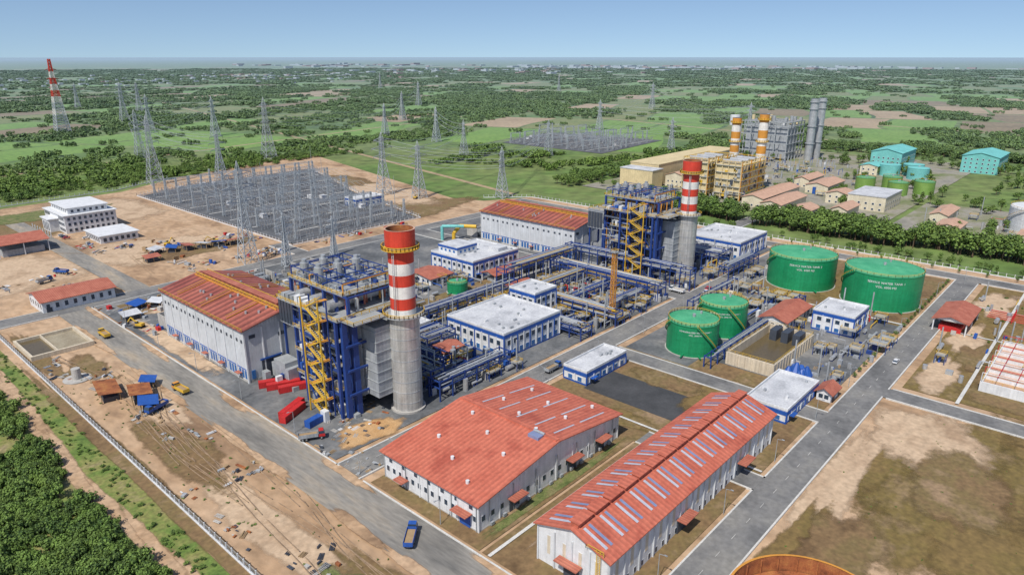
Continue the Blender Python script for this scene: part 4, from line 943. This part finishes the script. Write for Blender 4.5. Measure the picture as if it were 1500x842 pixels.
def scatter(name,pts,coll,seed=0):
    me=bpy.data.meshes.new(name);me.from_pydata([p[:3] for p in pts],[],[])
    at=me.attributes.new("sc","FLOAT_VECTOR","POINT");at.data.foreach_set("vector",[c for p in pts for c in (p[3],p[3],p[4])])
    o=bpy.data.objects.new(name,me);sc.collection.objects.link(o)
    ng=bpy.data.node_groups.new(name,"GeometryNodeTree");ng.interface.new_socket("Geometry",in_out='INPUT',socket_type='NodeSocketGeometry');ng.interface.new_socket("Geometry",in_out='OUTPUT',socket_type='NodeSocketGeometry')
    gi=ng.nodes.new("NodeGroupInput");go=ng.nodes.new("NodeGroupOutput");ip=ng.nodes.new("GeometryNodeInstanceOnPoints");ci=ng.nodes.new("GeometryNodeCollectionInfo")
    ci.inputs[0].default_value=coll;ci.inputs["Separate Children"].default_value=True;ci.inputs["Reset Children"].default_value=True
    ip.inputs["Pick Instance"].default_value=True
    rv=ng.nodes.new("FunctionNodeRandomValue");rv.data_type='FLOAT_VECTOR';rv.inputs["Min"].default_value=(0,0,0);rv.inputs["Max"].default_value=(.0,.0,6.28);rv.inputs["Seed"].default_value=seed
    na=ng.nodes.new("GeometryNodeInputNamedAttribute");na.data_type='FLOAT_VECTOR';na.inputs["Name"].default_value="sc"
    ri=ng.nodes.new("FunctionNodeRandomValue");ri.data_type='INT'
    mn=[s for s in ri.inputs if s.name=="Min" and s.enabled];mx=[s for s in ri.inputs if s.name=="Max" and s.enabled];mn[0].default_value=0;mx[0].default_value=len(coll.objects)-1
    L=ng.links.new;L(gi.outputs[0],ip.inputs["Points"]);L(ci.outputs[0],ip.inputs["Instance"]);L(rv.outputs[0],ip.inputs["Rotation"])
    L([s for s in na.outputs if s.enabled][0],ip.inputs["Scale"]);L([s for s in ri.outputs if s.enabled][0],ip.inputs["Instance Index"]);L(ip.outputs[0],go.inputs[0])
    md=o.modifiers.new("scatter","NODES");md.node_group=ng;return o
def excl(x,y,m=8): return any(a-m<x<b_+m and c-m<y<d+m for a,b_,c,d in RECTS)
pts=[]
def ring(r0,r1,step,s,sz,p):
    n=int(r1/step)+1
    for i in range(-n,n+1):
        for j in range(-n,n+1):
            x=(i+R.random()-.5)*step;y=(j+R.random()-.5)*step;d=math.hypot(x,y)
            if not r0<d<r1: continue
            an=math.degrees(math.atan2(y,x))
            if not -5<an<90 or excl(x,y,25): continue
            wx,wy=warp(x,y);t=ctype(x,y)
            if t:
                if R.random()<.12: q=.25+.25*R.random();pts.append((wx,wy,0,q,q*1.6))
                continue
            if R.random()<p*(1.15+noise.noise(Vector((x*.004,y*.004,0)))): pts.append((wx,wy,0,s*(.7+.5*R.random()),sz*(.5+.8*R.random())))
ring(450,1500,30,.8,.75,.8);ring(1500,2800,38,1.0,.85,.9);ring(2800,7500,85,2.2,.8,.8)
scatter("distant_forest",pts,clusters,1)
tp=[]
for k in range(380):
    y=-160+k/380*440;x=498+R.random()*22+(8 if y<100 else 0)
    if 208<y<222: continue
    tp.append((x,y,0,.9+R.random()*.5,.8+R.random()*.55))
for k in range(60): tp.append((474+R.random()*8,-120+R.random()*380,0,.35+R.random()*.2,.35+R.random()*.2))
for k in range(520):
    x=530+R.random()*440;y=60+R.random()*330
    if noise.noise(Vector((x*.012,y*.012,4)))>-.05 and not(570<x<770 and 250<y<380) and not(545<x<730 and 140<y<245) and not (845<x<950 and 295<y<380): tp.append((x,y,0,.6+R.random()*.5,.5+R.random()*.5))
for k in range(200): tp.append((985+R.random()*40,40+R.random()*380,0,1.0+R.random()*.4,1.0))
for k in range(160): tp.append((530+R.random()*420,402+R.random()*25,0,.7+R.random()*.4,.8))
for k in range(40): tp.append((R.choice([(605+R.random()*60,180),(548+R.random()*20,150+R.random()*40),(640+R.random()*60,200)])+(0,.5+R.random()*.3,.5+R.random()*.3)))
for k in range(26): tp.append((275+k*6.5,66.5,0,.16+R.random()*.08,.2));
for k in range(18): tp.append((462+R.random()*2,-60+k*14,0,.2,.25))
for k in range(26): tp.append((8+R.random()*34,90+R.random()*250,0,.35+R.random()*.2,.35+R.random()*.15))
scatter("tree_belt",tp,trees,2)
bp=[]
for k in range(8500):
    x=0+R.random()*58;y=20+R.random()*350;nz=noise.noise(Vector((x*.07,y*.04,9)))
    edge=45.5+2.5*noise.noise(Vector((y*.06,0,0)))+1.5*noise.noise(Vector((y*.3,3,0)))
    if x>edge:
        if x>50.5 and x<57 and R.random()<.3: bp.append((x,y,0,.12+R.random()*.3,.1+R.random()*.22))
        continue
    if nz>-.28:
        q=.25+R.random()**2*.9;bp.append((x,y,0,q,q*(.8+.6*R.random())))
for k in range(700): 
    x=-40+R.random()*580;y=700+R.random()*70+(.12*x);bp.append((x,y,0,.8+R.random(),.8+R.random()))
for k in range(160): bp.append((63+R.random()*25,60+R.random()*240,0,.08+R.random()*.16,.06+R.random()*.12))
for k in range(60): bp.append((346+R.random()*95,-100+R.random()*150,0,.2+R.random()*.3,.2+R.random()*.3))
for k in range(160): bp.append((110+R.random()*150,-30+R.random()*80,0,.06+R.random()*.1,.05+R.random()*.07))
scatter("bush_thicket",bp,bushes,3)

tb=MB();RR=random.Random(77)
def town(cx,cy,rx,ry,n,hmax,big):
    for k in range(n):
        x=RR.gauss(cx,rx);y=RR.gauss(cy,ry);w=8+RR.random()*big;d=8+RR.random()*big;h=3+RR.random()*hmax;m=RR.choice(["far_white","far_white","far_red","far_white"])
        tb.box(x,x+w,y,y+d,0,h,m)
town(1400,3600,400,300,70,6,18);town(2300,4100,300,400,100,8,28);town(4300,4300,500,500,110,12,60);town(700,4300,300,400,60,8,28);town(6500,4200,500,900,130,16,110);town(7600,2600,700,700,70,14,110);town(5500,8000,700,900,70,20,150)
tb.obj("distant_town")

# ---------------------------------------------------------------- light, sky, camera
w=bpy.data.worlds.new("World");sc.world=w;w.use_nodes=True;nt=w.node_tree
sky=nt.nodes.new("ShaderNodeTexSky");sky.sky_type='NISHITA';sky.sun_disc=False
sd=Vector((-.56,-.13,.80)).normalized();el=math.asin(sd.z);az=math.atan2(sd.x,sd.y)
sky.sun_elevation=el;sky.sun_rotation=az;sky.air_density=1.0;sky.dust_density=.8;sky.ozone_density=3
tc=nt.nodes.new("ShaderNodeTexCoord");mp=nt.nodes.new("ShaderNodeMapping");mp.inputs["Scale"].default_value=(1,1,1.3);mp.inputs["Location"].default_value=(0,0,.11)
nt.links.new(tc.outputs["Generated"],mp.inputs[0]);nt.links.new(mp.outputs[0],sky.inputs[0])
bg=nt.nodes["Background"];bg.inputs[1].default_value=.128;nt.links.new(sky.outputs[0],bg.inputs[0])
l=bpy.data.lights.new("sun","SUN");l.energy=4.7;l.angle=math.radians(.5);l.color=(1,.95,.87);o=bpy.data.objects.new("sun",l);sc.collection.objects.link(o);o.rotation_euler=sd.to_track_quat('Z','Y').to_euler()
c=bpy.data.cameras.new("camera");c.sensor_width=36;c.lens=24.48;c.clip_end=100000;c.clip_start=1;o=bpy.data.objects.new("camera",c);sc.collection.objects.link(o)
p=math.atan(339/1020);A=math.radians(42);o.location=(0,0,120)
o.rotation_euler=Vector((math.cos(A)*math.cos(p),math.sin(A)*math.cos(p),-math.sin(p))).to_track_quat('-Z','Y').to_euler();sc.camera=o
sc.view_settings.view_transform='Standard';sc.view_settings.look='None';sc.view_settings.exposure=0
